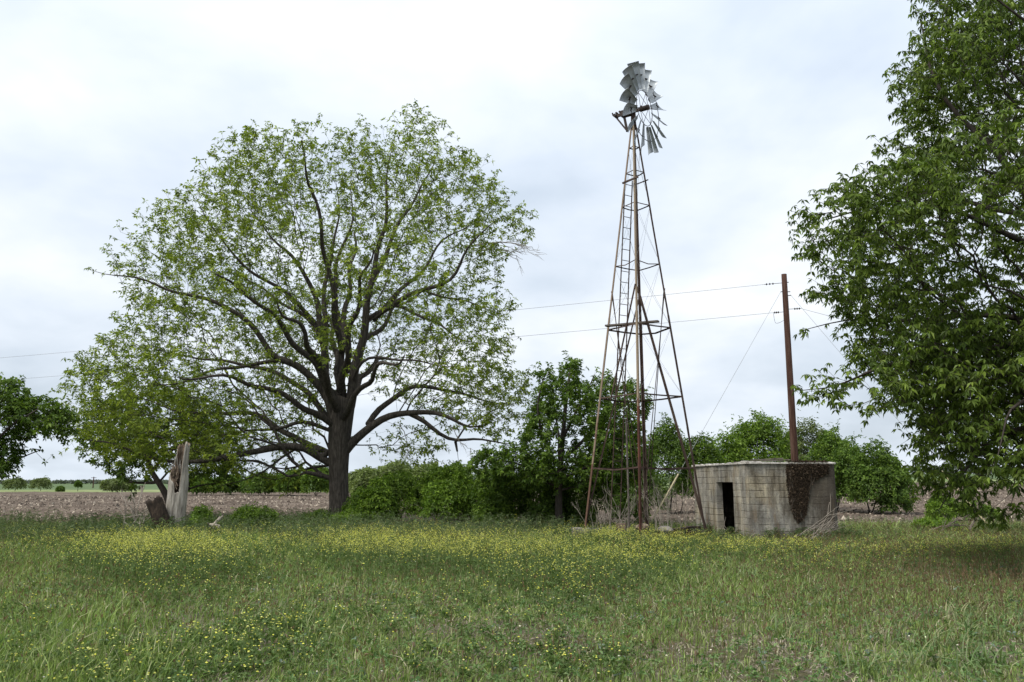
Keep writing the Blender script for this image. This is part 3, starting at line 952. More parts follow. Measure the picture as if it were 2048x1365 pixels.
def hp(a, b, z): return HC + ua * a + ub * b + np.array((0, 0, z))
def wall(name, quads, u0, axis):
    """quads: list of (a0,a1,b0,b1,z0,z1) boxes in hut coordinates joined in one mesh, uv in metres"""
    mb = MB()
    for a0, a1, b0, b1, z0, z1 in quads:
        V = [hp(a, b, z) for z in (z0, z1) for a, b in ((a0, b0), (a1, b0), (a1, b1), (a0, b1))]
        mb.add(V, [[[3, 2, 1, 0], [4, 5, 6, 7], [0, 1, 5, 4], [1, 2, 6, 5], [2, 3, 7, 6], [3, 0, 4, 7]]])
    o = mb.build(name, M['blocks'], hut)
    me = o.data
    uv = me.uv_layers.new(name='wall')
    for lp_ in me.loops:
        v = np.array(me.vertices[lp_.vertex_index].co) + np.array(hut.location) - HC
        u = v @ (ua if axis == 'a' else ub)
        uv.data[lp_.index].uv = (u0 + u + .3 * (v @ (ub if axis == 'a' else ua)), v[2])
    return o
D0, D1, DH = 1.16, 2.55, 1.86
# front wall with a rounded far corner
N_ = 9
pts_o = [(0, 0)] + [(LA - .22 + .22 * math.sin(t), .22 - .22 * math.cos(t)) for t in np.linspace(0, math.pi / 2, N_)] + [(LA, .6), (LA - TH, .6), (LA - TH, TH), (0, TH)]
mb = MB(); k = len(pts_o)
zlev = [-.3, .6, 1.5, HH - .02]
Vw = [hp(a + .012 * (float(fbm(a * 3, z * 3, 1.0)) - .5), b, z) for z in zlev for a, b in pts_o]
Qw = [(l * k + j, l * k + (j + 1) % k, (l + 1) * k + (j + 1) % k, (l + 1) * k + j) for l in range(3) for j in range(k)]
mb.add(Vw, [Qw])
fw = mb.build('front_wall', M['blocks'], hut)
uv = fw.data.uv_layers.new(name='wall')
arc = np.concatenate(([0], np.cumsum([math.dist(pts_o[j], pts_o[j + 1]) for j in range(k - 1)])))
for pl_ in fw.data.polygons:
    js = [fw.data.loops[l].vertex_index % k for l in pl_.loop_indices]
    wrap = (0 in js and k - 1 in js)
    for l in pl_.loop_indices:
        vi = fw.data.loops[l].vertex_index
        u_ = arc[vi % k]
        if wrap and vi % k == k - 1: u_ = -.2
        uv.data[l].uv = (10 + u_, zlev[vi // k])
wall('doorway_wall', [(0, TH, TH + .002, D0, -.3, HH - .02), (0, TH, D1, LB, -.3, HH - .02), (0.0, TH, D0, D1, DH, HH - .02)], 3.0, 'b')
wall('back_wall', [(TH + .002, LA, LB - TH, LB, -.3, HH - .02)], 20, 'a')
wall('right_wall', [(LA - TH, LA, .602, LB - TH - .002, -.3, HH - .02)], 30, 'b')
# roof slab with a broken uneven edge
na, nb = 44, 66
A, B = np.meshgrid(np.linspace(0, 1, na), np.linspace(0, 1, nb))
ov = .05
def roof_layer(zf, jit):
    edge = np.minimum(np.minimum(A, 1 - A) * LA, np.minimum(B, 1 - B) * LB)
    j = jit * (fbm(A * 22, B * 30, 3.3, 3) - .5)
    # round the far front corner
    a = -ov + A * (LA + 2 * ov); b = -ov + B * (LB + 2 * ov)
    cxx, cyy, rr_ = LA + ov - .24, -ov + .24, .24
    m_ = (a > cxx) & (b < cyy)
    dd = np.hypot(a - cxx, b - cyy)
    kx = np.where(m_ & (dd > rr_), rr_ / np.maximum(dd, 1e-6), 1)
    a = np.where(m_, cxx + (a - cxx) * kx, a); b = np.where(m_, cyy + (b - cyy) * kx, b)
    sa = np.where(edge < .02, j, 0)
    z = zf(a, b)
    P_ = HC + a[..., None] * ua + b[..., None] * ub
    P_ = P_ + sa[..., None] * (ua * np.sign(A - .5)[..., None] * (edge < .02)[..., None] * .7)
    P_[..., 2] += z
    return P_.reshape(-1, 3)
top = roof_layer(lambda a, b: HH + .028 + .07 * (fbm(a * 6, b * 6, 1, 3) - .42) + .05 * np.exp(-((a + .1) ** 2 + (b - .1) ** 2) / .12), .10)
bot = roof_layer(lambda a, b: HH - .018 + 0 * a, .10)
q = np.array([(y * na + x, y * na + x + 1, (y + 1) * na + x + 1, (y + 1) * na + x) for y in range(nb - 1) for x in range(na - 1)])
rim = list(range(na)) + [y * na + na - 1 for y in range(1, nb)] + [(nb - 1) * na + x for x in range(na - 2, -1, -1)] + [y * na for y in range(nb - 2, 0, -1)]
nV = na * nb
side = np.array([(rim[(j + 1) % len(rim)], rim[j], rim[j] + nV, rim[(j + 1) % len(rim)] + nV)[::-1] for j in range(len(rim))])
M['roof'] = rough_mat('roof_mortar', (.20, .17, .135), (.52, .49, .45), (.72, .70, .67), 7, bump=.9, dist=.03)
mesh_obj('roof', np.vstack([top, bot]), [np.vstack([q, q[:, ::-1] + nV, side])], M['roof'], hut)
mb = MB()
for a0, b0, a1, b1, z in ((.55, 1.0, 1.5, .75, .15), (.7, 1.5, 1.9, 1.1, .12), (.4, 1.9, 1.3, 2.2, .1)):
    mb.bar(hp(a0, b0, HH + z - .03), hp(a1, b1, HH + z + .02), .12, .03)
o = mb.build('old_boards', M['plank'], None, loc=hp(1, 1.4, HH))
tag(o, 'loose grey boards lying on the flat hut roof', 'boards')
# dead vine clinging to the front wall
poly = np.array([(1572, 921), (1610, 920), (1652, 921), (1659, 932), (1656, 948), (1640, 955), (1628, 962), (1619, 980), (1616, 1005), (1612, 1030), (1602, 1044), (1596, 1046), (1588, 1036), (1582, 1022), (1577, 1000), (1574, 975), (1571, 950)], float)
def on_front(u, v):
    """where the sight line of a photo pixel meets the front wall"""
    p1 = W(u, v, 30.0) - np.array((0, 0, CH))
    nrm_ = np.array((ua[1], -ua[0], 0))
    o_ = np.array((0, 0, CH))
    t = ((HC - o_) @ nrm_) / (p1 @ nrm_)
    w_ = o_ + p1 * t - HC
    return w_ @ ua, w_[2]
pv = np.array([on_front(u, v) for u, v in poly])
n = 9000
x = rng.uniform(pv[:, 0].min(), pv[:, 0].max(), n * 3); z = rng.uniform(pv[:, 1].min(), pv[:, 1].max(), n * 3)
k = in_poly(pv, x, z); x, z = x[k], z[k]
d = poly_dist(pv, x, z)
k = (rng.random(len(x)) < np.clip(d / .12 + .05, 0, 1)) & (fbm(x * 5, z * 2.2, 6, 3) > .36 - .14 * (z > 1.6)); x, z, d = x[k][:n], z[k][:n], d[k][:n]
k = ~((x > LA - .55) & (z < 1.95) & (fbm(x * 3, z * 3, 2) < .5)); x, z, d = x[k], z[k], d[k]
xx = np.clip(x, 0, LA - .22); th_ = np.clip((x - (LA - .22)) / .22, 0, 1.2)
bo = -(.012 + rng.random(len(x)) * np.clip(d * .2, .01, .045))
bo = bo + np.where(th_ > 0, .22 - .22 * np.cos(th_), 0)
P = HC + np.minimum(x, LA + .0)[:, None] * ua + bo[:, None] * ub; P[:, 2] = HC[2] + z
axv = nrm(rng.normal(0, .5, P.shape) - ub * 1.0 + np.array((0, 0, -.3)))
V, T, C = leaf_clusters(P, axv, 3, .05, .026, 1, .5, [(.02, .015, .010), (.04, .029, .02), (.07, .05, .034), (.17, .125, .085)], .4)
vine = empty('dead_vine', hp(LA - .7, -.05, .1), 'brown dead vine hanging over the right end of the hut front', 'vine')
mesh_obj('dry_leaves', V, T, M['bits'], vine, col=C)
mb = MB()
for i in range(40):
    x0 = rng.uniform(pv[:, 0].min() + .1, pv[:, 0].max() - .25); z0 = rng.uniform(1.9, HH - .05)
    if not in_poly(pv, np.array([x0]), np.array([z0]))[0]: continue
    P_ = [hp(x0, -.02, z0)]
    xx_, zz = x0, z0
    for s_ in range(9):
        xx_ += rng.normal(-.02, .05); zz -= rng.uniform(.08, .2)
        if not in_poly(pv, np.array([xx_]), np.array([zz]))[0]: break
        P_.append(hp(min(xx_, LA - .25), -.02 - rng.random() * .04, zz))
    if len(P_) > 2: mb.tube(np.array(P_), np.linspace(.009, .004, len(P_)), 4)
mb.build('vine_stems', M['twig_dark'], vine)

# ================================================================== UTILITY POLE AND LINES
PY = 38.0
pt = W(1568, 549, PY); pb = W(1589, 925, PY); pb = np.array((pb[0] + .02, PY, float(H(pb[0], PY))))
pole = empty('utility_pole', pb, 'reddish brown wooden utility pole standing behind the hut', 'utility pole')
mb = MB(); zs = np.linspace(0, 1, 14)
mb.tube(pb[None] * (1 - zs[:, None]) + pt[None] * zs[:, None], np.linspace(.18, .125, 14), 14)
mb.build('shaft', M['pole'], pole, smooth=True)
Ldir = nrm(np.array((-42.6, 17, 0.0))); Rdir = nrm(np.array((30, -8, 0.0)))
def ins(p, d, L=.42):
    mb = MB()
    mb.tube(np.array([p, p + d * L]), .012, 6)
    for t in (.5, .68, .86):
        c = p + d * L * t
        mb.tube(np.array([c - d * .03, c, c + d * .03]), (.03, .058, .03), 10)
    mb.build('insulator', M['porcelain'], pole)
    return p + d * L
def along_pole(v):
    t = (v - 549) / (925 - 549.)
    p = W(1568 + 21 * t, v, PY)
    return p
w1 = ins(along_pole(566) + Ldir * .12, Ldir, .8)
w2 = ins(along_pole(624) + Ldir * .12, Ldir, .45)
w3 = ins(along_pole(619) + Rdir * .12, Rdir, .55)
c = along_pole(565)
for a_, b_ in ((c, c + (.2, 0, .0)), (along_pole(584) + [-.2, 0, 0], along_pole(584) + [.25, 0, 0]), (along_pole(592), along_pole(592) + [.28, 0, .02])):
    mb = MB(); mb.tube(np.array([a_, b_]), .019, 6); mb.build('bolt', M['iron'], pole)
mb = MB()
P_ = resample(np.array([w2, w2 + [.05, 0, -.55], along_pole(645) + [-.25, -.15, -.0], along_pole(640) + [-.12, -.15, 0]]), .1)
mb.tube(P_, .008, 5)
mb.build('jumper_wire', M['iron'], pole)
def wire(name, label, p, q, sag, r, cat='wire'):
    t = np.linspace(0, 1, 40)[:, None]
    P_ = p * (1 - t) + q * t; P_[:, 2] -= sag * 4 * (t * (1 - t))[:, 0]
    mb = MB(); mb.tube(P_, r, 5)
    o = mb.build(name, M['steel_wire'], None, loc=p)
    return tag(o, label, cat)
def far_end(u, v, p, d, ext=1.0):
    """follow the line's ground direction until it is seen at column u, at the height seen there"""
    a = (u - 1024) / F; b = (682.5 - v) / F
    dx, dy, dz = a, CP - b * SP, SP + b * CP
    # p + s d = t (dx,dy)
    A_ = np.array([[dx, -d[0]], [dy, -d[1]]]); t, s_ = np.linalg.solve(A_, p[:2])
    e = np.array((dx * t, dy * t, CH + dz * t))
    return p + (e - p) * ext
e1 = far_end(0, 712, w1, Ldir, 1.35); e2 = far_end(0, 757, w2, Ldir, 1.35); e3 = far_end(1700, 640, w3, Rdir, 4.0)
wire('power_line', 'upper overhead wire running left from the pole top behind the big tree', w1, e1, .2, .009, 'power line')
wire('power_line', 'lower overhead wire running left from the middle of the pole', w2, e2, .2, .009, 'power line')
wire('power_line', 'overhead wire running right from the pole into the leafy tree', w3, e3, .1, .009, 'power line')
def guy(label, p, u, v, Yg):
    q = W(u, v, Yg); q[2] = float(H(q[0], q[1]))
    root = empty('guy_wire', q, label, 'guy wire')
    mb = MB(); mb.tube(np.array([p, q]), .008, 5); mb.build('strand', M['steel_wire'], root)
    d = nrm(p - q)
    mb = MB(); mb.tube(np.array([q + d * .2, q + d * 2.7]), .032, 8); mb.build('guard', M['guard'], root)
guy('guy wire slanting down left from the pole to the windmill', along_pole(584) + [-.2, 0, 0], 1296, 1042, 33.0)
guy('guy wire slanting down right from the pole under the leafy tree', along_pole(590) + [.25, 0, 0], 1982, 1062, 31.5)

# ================================================================== BIG PECAN TREE
PEC = np.array([(0.064, 0.095, 0.012), (0.123, 0.176, 0.020), (0.212, 0.280, 0.032), (0.339, 0.400, 0.051)])
TY = 36.0
def limb_px(sk, px, r0, r1, dy=0.0, Y0=TY, dy0=0.0, wob=.05):
    n = len(px)
    L = np.concatenate(([0], np.cumsum([math.dist(px[i], px[i + 1]) for i in range(n - 1)])))
    P = [W(u, v, Y0) + np.array((0, dy0 + dy * l / L[-1], 0)) for (u, v), l in zip(px, L)]
    sk.limb(P, r0, r1, wob=wob)
sk = Skel()
tb = W(680, 1052, TY); tb[2] = float(H(tb[0], TY))
base_pecan = tb.copy()
tr = [tb + [0, 0, -.1], tb + [0, 0, .25], W(678, 1000, TY), W(677, 940, TY), W(678, 880, TY), W(684, 830, TY), W(690, 790, TY)]
sk.limb(tr, .60, .50, step=.3, attach=False)
for i in range(len(sk.rad)):
    z = sk.pos[i][2]
    sk.rad[i] = .41 + .22 * math.exp(-max(z, 0) / .45) + .10 * float(sstep(1.6, 4.2, z))
LB_ = [
 # (pixels, r0, r1, depth drift)
 ([(668, 850), (656, 780), (651, 700), (646, 610), (634, 593), (616, 552), (596, 520), (560, 497), (520, 440)], .30, .05, -1.5),
 ([(651, 690), (643, 570), (655, 500), (668, 430), (660, 340)], .19, .04, 1.5),
 ([(684, 810), (680, 740), (677, 658), (664, 610), (656, 540), (657, 505), (676, 466), (690, 400), (680, 310)], .24, .04, 2.5),
 ([(696, 830), (712, 745), (735, 640), (748, 560), (757, 505), (780, 470), (775, 400), (790, 310)], .33, .05, -1.0),
 ([(748, 560), (770, 500), (800, 420), (850, 330), (870, 260)], .16, .03, 2.0),
 ([(735, 640), (790, 610), (858, 586), (920, 565), (940, 507), (970, 480), (1010, 462)], .19, .04, -2.0),
 ([(750, 640), (790, 579), (831, 545), (865, 480), (893, 446), (961, 400)], .16, .035, 2.5),
 ([(857, 586), (930, 610), (1000, 640)], .08, .03, -1.5), ([(790, 610), (850, 640), (920, 690), (990, 720)], .10, .03, -3),
 ([(662, 812), (631, 756), (602, 734), (554, 722), (536, 683), (521, 657), (481, 628), (437, 617), (393, 606), (334, 588), (256, 575)], .25, .035, -3),
 ([(554, 722), (503, 734), (430, 753), (400, 775), (330, 790)], .13, .03, -2.5),
 ([(658, 840), (613, 782), (558, 749), (503, 727), (437, 716), (350, 700), (250, 690)], .19, .035, 2.5),
 ([(655, 720), (642, 672), (620, 643), (560, 600), (470, 540), (400, 480)], .15, .03, 3),
 ([(648, 668), (638, 654), (587, 595), (540, 573), (488, 530), (440, 440)], .15, .03, -3.0),
 ([(657, 925), (620, 899), (558, 892), (496, 914), (430, 921), (371, 932), (327, 912), (283, 896), (210, 880)], .24, .04, -2.5),
 ([(657, 905), (594, 881), (540, 852), (510, 826), (430, 819), (356, 822), (260, 800), (190, 760)], .20, .035, 3.0),
 ([(656, 860), (613, 841), (558, 855), (466, 866), (380, 870)], .13, .03, .5),
 ([(655, 932), (591, 936), (558, 958), (553, 985)], .09, .025, 1.5), ([(600, 893), (532, 943), (488, 969), (440, 975)], .08, .025, -1),
 ([(690, 905), (717, 872), (761, 843), (814, 825), (849, 825), (893, 837), (946, 861), (1000, 850)], .28, .05, -1.5),
 ([(820, 828), (855, 846), (879, 869), (911, 884), (981, 881), (1040, 893)], .15, .03, -1.0), ([(911, 884), (914, 900), (916, 922)], .09, .04, 0),
 ([(737, 848), (764, 805), (793, 784), (814, 770), (870, 767), (950, 790), (1030, 800)], .19, .03, 2.5),
 ([(700, 780), (723, 735), (741, 726), (770, 724), (840, 740), (930, 760)], .11, .025, -4),
 ([(930, 855), (970, 830), (1040, 800), (1070, 790)], .05, .02, .5),
]
for px, a, b, dy in LB_:
    limb_px(sk, px, a * .74, min(b, .03) * .4, dy)
# limbs that come towards and go away from the viewer
tx_ = W(680, 800, TY)[0]
for az, el, L, z0, r in ((-95, 22, 8.5, 4.6, .20), (-70, 35, 8, 5.6, .18), (-120, 30, 8.5, 5.2, .18), (80, 25, 8.5, 4.8, .2), (110, 35, 8, 5.8, .18), (60, 40, 8, 6.2, .17), (-100, 55, 9, 7.5, .15), (95, 55, 9, 7.5, .15), (-60, 15, 7.5, 4.2, .16), (-130, 12, 7.5, 4.0, .16)):
    a, e_ = math.radians(az), math.radians(el)
    d = np.array((math.cos(a) * math.cos(e_), math.sin(a) * math.cos(e_), math.sin(e_)))
    p0 = np.array((tx_, TY, z0))
    sk.limb([p0, p0 + d * L * .3 + [0, 0, .5], p0 + d * L * .65 + [0, 0, .7], p0 + d * L], r, .03, wob=.1)
outline = [(135, 860), (150, 790), (178, 725), (195, 690), (235, 682), (265, 645), (235, 590), (218, 548), (250, 500), (280, 440), (330, 412), (390, 384), (415, 330), (458, 278), (505, 252), (550, 236), (600, 246), (640, 232), (690, 240), (735, 230), (770, 252), (818, 214), (870, 216), (908, 238), (918, 275), (970, 300), (1000, 352), (1040, 392), (1066, 440), (1040, 486), (1004, 500), (1002, 540), (1024, 592), (1026, 650), (1022, 720), (1058, 762), (1060, 830), (1020, 880), (970, 890), (900, 860), (830, 812), (770, 800), (722, 818), (700, 800), (650, 800), (620, 850), (590, 870), (560, 905), (540, 975), (470, 955), (420, 945), (340, 945), (280, 950), (200, 930), (142, 905)]
outline = [(1024 + (u - 1024) * (1 - .045 * float(sstep(900, 400, u))), 965 - (965 - v) * (1 - .065 * float(sstep(700, 250, v)))) for u, v in outline]
pts = np.vstack([crown_points(outline, TY, 5900, 7.6, gap=.42, gscale=.42), crown_points([(140, 850), (180, 740), (250, 690), (360, 700), (450, 760), (520, 850), (480, 920), (340, 930), (200, 915)], TY, 520, 5.0, gap=.3)])
pts2 = crown_points([(560, 900), (640, 850), (665, 900), (640, 960), (560, 985)], TY, 40, 1.5, gap=.3)
pts3 = crown_points([(705, 880), (770, 850), (850, 850), (900, 900), (850, 930), (790, 920), (740, 900)], TY, 70, 2, gap=.3)
make_tree('pecan_tree', 'huge spreading tree with a thick trunk and small new leaves left of the windmill', sk, np.vstack([pts, pts2, pts3]), base_pecan,
          dict(m=6, L=.175, W=.066, droop=.45, cols=PEC), M['bark'], bf=.42, r0=.0045, e=2.12, twigs=2, twig_len=.42, cluster_p=.62, thin=.022, up=.45)

def bare_limb(P, r0, lev):
    P = resample(np.asarray(P, float), .15); n_ = len(P)
    P[1:] += rng.normal(0, .02, (n_ - 1, 3))
    mb.tube(P, np.linspace(r0, r0 * .25, n_), 5)
    if lev:
        L_ = np.linalg.norm(P[-1] - P[0])
        for _ in range(5):
            k_ = int(rng.uniform(.3, .95) * (n_ - 1)); d_ = nrm(nrm(P[-1] - P[0]) + rng.normal(0, .5, 3))
            bare_limb([P[k_], P[k_] + d_ * L_ * .22 + rng.normal(0, .04, 3), P[k_] + d_ * L_ * .42], r0 * .5, lev - 1)
mb = MB(); bare_limb([W(950, 490, TY), W(1000, 484, TY), W(1045, 490, TY), W(1082, 502, TY)], .035, 2); mb.build('dead_twig', M['twig_grey'], bpy.data.objects['pecan_tree'])
mb = MB(); bare_limb([W(960, 500, TY + .5), W(1010, 500, TY + .5), W(1045, 520, TY + .5)], .03, 2); mb.build('dead_twig', M['twig_grey'], bpy.data.objects['pecan_tree'])
mb = MB(); bare_limb([W(800, 850, TY), W(815, 880, TY), W(812, 915, TY)], .02, 2); mb.build('dead_twig', M['twig_grey'], bpy.data.objects['pecan_tree'])
mb = MB(); bare_limb([W(900, 850, TY - 1), W(925, 890, TY - 1), W(955, 905, TY - 1)], .02, 2); mb.build('dead_twig', M['twig_grey'], bpy.data.objects['pecan_tree'])

# ================================================================== LEAFY TREE ON THE RIGHT
BOX = np.array([(0.040, 0.072, 0.011), (0.072, 0.117, 0.015), (0.109, 0.166, 0.021), (0.169, 0.234, 0.032)])
RY = 15.5
sk = Skel()
xb = W(2270, 900, RY)[0]
base_r = np.array((xb, RY + .5, float(H(xb, RY + .5))))
sk.limb([base_r + [0, 0, -.1], base_r + [-.05, 0, 1.2], base_r + [-.1, 0, 2.6], base_r + [-.2, 0, 4.5], base_r + [-.1, .1, 7], base_r + [.1, 0, 10], base_r + [0, 0, 12.5]], .36, .07, attach=False)
for px, a, b, dy in (
 ([(2255, 640), (2150, 560), (2050, 500), (1900, 455), (1760, 425), (1650, 405)], .13, .02, -1),
 ([(2255, 560), (2150, 440), (2060, 350), (1960, 220), (1905, 100), (1880, -20)], .15, .03, 1),
 ([(2255, 480), (2130, 300), (2030, 200), (1900, 130), (1800, 90)], .10, .02, -2.5),
 ([(2260, 740), (2150, 690), (2000, 690), (1850, 715), (1720, 755), (1620, 772)], .13, .02, .5),
 ([(2260, 800), (2130, 770), (1990, 790), (1880, 850), (1830, 920)], .10, .02, -2.5), ([(2260, 820), (2130, 830), (2030, 880), (1980, 960), (1965, 1020)], .10, .02, 1.5),
 ([(2260, 650), (2100, 620), (1950, 600), (1820, 590), (1720, 600)], .11, .02, 3), ([(2260, 520), (2120, 400), (1980, 330), (1830, 330), (1700, 370)], .11, .02, 3),
 ([(2260, 520), (2350, 350), (2450, 200)], .12, .02, 1), ([(2270, 700), (2400, 600), (2520, 560)], .12, .02, -2), ([(2270, 600), (2300, 450), (2320, 250)], .1, .02, -3.5), ([(2270, 600), (2250, 450), (2240, 250)], .1, .02, 3.5)):
    limb_px(sk, px, a * .75, b * .5, dy, Y0=RY, wob=.06)
outline = [(1835, -60), (1850, 0), (1822, 70), (1795, 150), (1752, 145), (1765, 200), (1785, 240), (1792, 290), (1740, 330), (1700, 362), (1612, 384), (1582, 420), (1618, 480), (1602, 535), (1650, 570), (1695, 600), (1720, 640), (1705, 690), (1690, 735), (1604, 760), (1604, 785), (1670, 805), (1700, 838), (1790, 842), (1826, 832), (1800, 880), (1805, 930), (1832, 980), (1900, 990), (1950, 1040), (2010, 1030), (2040, 990), (2100, 1000), (2300, 960), (2480, 800), (2530, 400), (2480, 0), (2300, -260), (2050, -300), (1890, -190)]
outline = [(1024 + (u - 1024) * (1 + .045 * float(sstep(2200, 1900, u))), v) for u, v in outline]
pts = np.vstack([crown_points(outline, RY, 5600, 4.4, gap=.465, gscale=.5), crown_points([(1980, 520), (2080, 420), (2300, 400), (2420, 600), (2300, 930), (2100, 970), (1960, 930), (1860, 780), (1880, 660)], RY, 1500, 4.0, gap=.35, gscale=.6)])
make_tree('boxelder_tree', 'large dark leafy tree filling the right edge of the photo', sk, pts, base_r,
          dict(m=5, L=.13, W=.048, droop=.95, cols=BOX, spread=.9, cvar=.4), M['bark_dark'], bf=.30, r0=.0045, e=2.2, twigs=3, twig_len=.30, cluster_p=.8, thin=.016, up=.1)

# ================================================================== MIDDLE TREES
GRN = np.array([(0.033, 0.068, 0.009), (0.060, 0.113, 0.014), (0.104, 0.173, 0.021), (0.162, 0.241, 0.029)])
MY = 30.5
sk = Skel()
tb = W(1118, 1062, MY); tb[2] = float(H(tb[0], MY))
sk.limb([tb + [0, 0, -.1], W(1117, 1000, MY), W(1121, 930, MY), W(1126, 870, MY), W(1132, 800, MY), W(1142, 735, MY)], .15, .04, step=.3, attach=False)
for px, a, b, dy in (([(1120, 935), (1080, 880), (1070, 820), (1090, 760)], .07, .02, -1), ([(1122, 920), (1180, 870), (1230, 820), (1270, 790)], .07, .02, .8), ([(1125, 880), (1160, 810), (1180, 760)], .05, .02, -1.2),
                     ([(1118, 960), (1050, 930), (980, 920)], .06, .02, .5), ([(1118, 960), (1190, 930), (1270, 890)], .06, .02, -1), ([(1120, 940), (1115, 850), (1110, 750)], .05, .02, 1.5)):
    limb_px(sk, px, a, b, dy, Y0=MY, wob=.05)
outline = [(1070, 765), (1076, 735), (1110, 735), (1132, 714), (1152, 712), (1176, 745), (1212, 748), (1238, 770), (1282, 772), (1298, 800), (1290, 850), (1315, 885), (1290, 960), (1240, 985), (1150, 985), (1060, 980), (975, 960), (935, 935), (960, 905), (1040, 885), (1062, 830), (1076, 790)]
pts = crown_points(outline, MY, 1500, 2.3, gap=.40, gscale=1.0, base=.6)
make_tree('slender_tree', 'dark green slender tree behind the left leg of the windmill', sk, pts, tb, dict(m=6, L=.15, W=.075, droop=.3, cols=GRN), M['bark_dark'],
          bf=.3, r0=.005, e=2.2, twigs=2, twig_len=.25, cluster_p=.9, thin=.03)

LY = 27.0
sk = Skel()
tb = W(-60, 1060, LY); tb[2] = float(H(tb[0], LY))
sk.limb([tb + [0, 0, -.1], W(-62, 1000, LY), W(-58, 950, LY), W(-60, 880, LY), W(-50, 800, LY)], .2, .05, step=.3, attach=False)
for px, a, b, dy in (([(-60, 960), (-10, 930), (30, 912), (65, 898)], .075, .02, .5), ([(-58, 930), (0, 895), (35, 868), (60, 845), (110, 820)], .07, .02, -1), ([(-60, 880), (0, 820), (30, 780)], .07, .02, .8), ([(-60, 900), (-120, 840), (-150, 800)], .07, .02, 0), ([(65, 898), (85, 905), (92, 925)], .02, .008, 0)):
    limb_px(sk, px, a, b, dy, Y0=LY, wob=.04)
outline = [(-120, 800), (-60, 742), (20, 760), (50, 775), (60, 800), (105, 800), (140, 830), (132, 870), (108, 882), (70, 868), (40, 880), (34, 940), (5, 955), (-60, 930), (-150, 900)]
pts = crown_points(outline, LY, 700, 1.6, gap=.43, gscale=.8)
make_tree('leaning_tree', 'dense green tree cut off by the left edge of the photo', sk, pts, tb, dict(m=5, L=.15, W=.07, droop=.5, cols=GRN), M['bark_dark'],
          bf=.3, r0=.005, e=2.2, twigs=2, twig_len=.24, cluster_p=.8, thin=.03)

BY = 42.0
sk = Skel()
tb = W(345, 1030, BY); tb[2] = float(H(tb[0], BY))
sk.limb([tb + [0, 0, -.1], W(338, 1000, BY), W(318, 965, BY), W(302, 945, BY), W(290, 900, BY), W(300, 840, BY)], .2, .05, step=.3, attach=False)
for px, a, b, dy in (([(318, 965), (280, 970), (240, 960), (200, 930)], .08, .02, .5), ([(302, 945), (350, 900), (420, 870)], .09, .02, -1), ([(295, 910), (230, 880), (190, 850)], .08, .02, 1), ([(340, 990), (400, 970), (450, 960)], .06, .02, 1)):
    limb_px(sk, px, a, b, dy, Y0=BY, wob=.05)
outline = [(175, 860), (215, 800), (290, 780), (360, 775), (425, 810), (470, 860), (480, 920), (455, 985), (400, 960), (350, 965), (310, 945), (270, 990), (240, 955), (205, 935), (165, 900)]
pts = crown_points(outline, BY, 800, 2.8, gap=.36, gscale=.8)
make_tree('low_tree', 'low dense tree standing behind the pale dead stump', sk, pts, tb, dict(m=6, L=.2, W=.1, droop=.3, cols=GRN), M['bark_dark'],
          bf=.3, r0=.008, e=2.2, twigs=2, twig_len=.35, cluster_p=.9, thin=.04)

# ================================================================== BUSHES
def bpx(u0, u1, vt, Y, dep=None, vb=None):
    """one leafy blob filling pixel columns u0..u1 up to row vt at distance Y"""
    a = W(u0, vt, Y); b = W(u1, vt, Y)
    g = float(H(.5 * (a[0] + b[0]), Y))
    zb = g if vb is None else W(u0, vb, Y)[2]
    h = a[2] - zb
    r = np.array(((b[0] - a[0]) / 2, dep or max(.8, (b[0] - a[0]) * .4), h * .56))
    r = np.array((r[0] * 1.10, r[1] * 1.1, h * .68))
    return (np.array((.5 * (a[0] + b[0]), Y, zb + h * .36)), r)
def bush_px(name, label, parts, n, L, Wd, cols, group=None, cat='bush', **kw):
    bl = [bpx(*q) for q in parts]
    c = bl[0][0]
    return bush(name, label, bl, n, L, Wd, cols, M['bark_dark'], (c[0], c[1], float(H(c[0], c[1]))), group, cat, **kw)
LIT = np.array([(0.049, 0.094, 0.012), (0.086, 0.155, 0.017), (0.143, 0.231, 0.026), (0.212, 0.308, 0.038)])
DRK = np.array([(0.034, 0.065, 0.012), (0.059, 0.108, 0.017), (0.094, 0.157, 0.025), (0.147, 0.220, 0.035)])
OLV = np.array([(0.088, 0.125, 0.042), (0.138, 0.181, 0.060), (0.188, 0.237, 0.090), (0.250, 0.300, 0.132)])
g = 'green shrubs between the big tree and the windmill'
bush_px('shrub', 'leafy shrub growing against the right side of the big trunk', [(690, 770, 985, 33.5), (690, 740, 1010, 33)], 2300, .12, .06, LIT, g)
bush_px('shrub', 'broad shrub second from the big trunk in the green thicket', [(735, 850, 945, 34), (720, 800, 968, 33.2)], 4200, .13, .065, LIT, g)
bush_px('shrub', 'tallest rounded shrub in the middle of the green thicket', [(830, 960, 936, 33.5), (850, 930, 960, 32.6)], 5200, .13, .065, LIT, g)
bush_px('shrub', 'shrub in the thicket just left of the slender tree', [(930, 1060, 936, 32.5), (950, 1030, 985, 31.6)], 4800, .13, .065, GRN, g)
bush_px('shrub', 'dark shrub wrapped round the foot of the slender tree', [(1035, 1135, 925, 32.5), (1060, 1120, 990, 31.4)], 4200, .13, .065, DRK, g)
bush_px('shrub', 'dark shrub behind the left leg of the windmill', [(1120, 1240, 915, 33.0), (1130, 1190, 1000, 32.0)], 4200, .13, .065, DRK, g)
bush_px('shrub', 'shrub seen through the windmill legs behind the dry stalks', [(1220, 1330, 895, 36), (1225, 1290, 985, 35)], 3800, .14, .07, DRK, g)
g = 'round trees in a row behind the hut'
bush_px('round_tree', 'sparse round tree seen between the windmill legs left of the hut', [(1285, 1385, 862, 46), (1300, 1370, 850, 46.5)], 3600, .17, .085, DRK, g, 'tree')
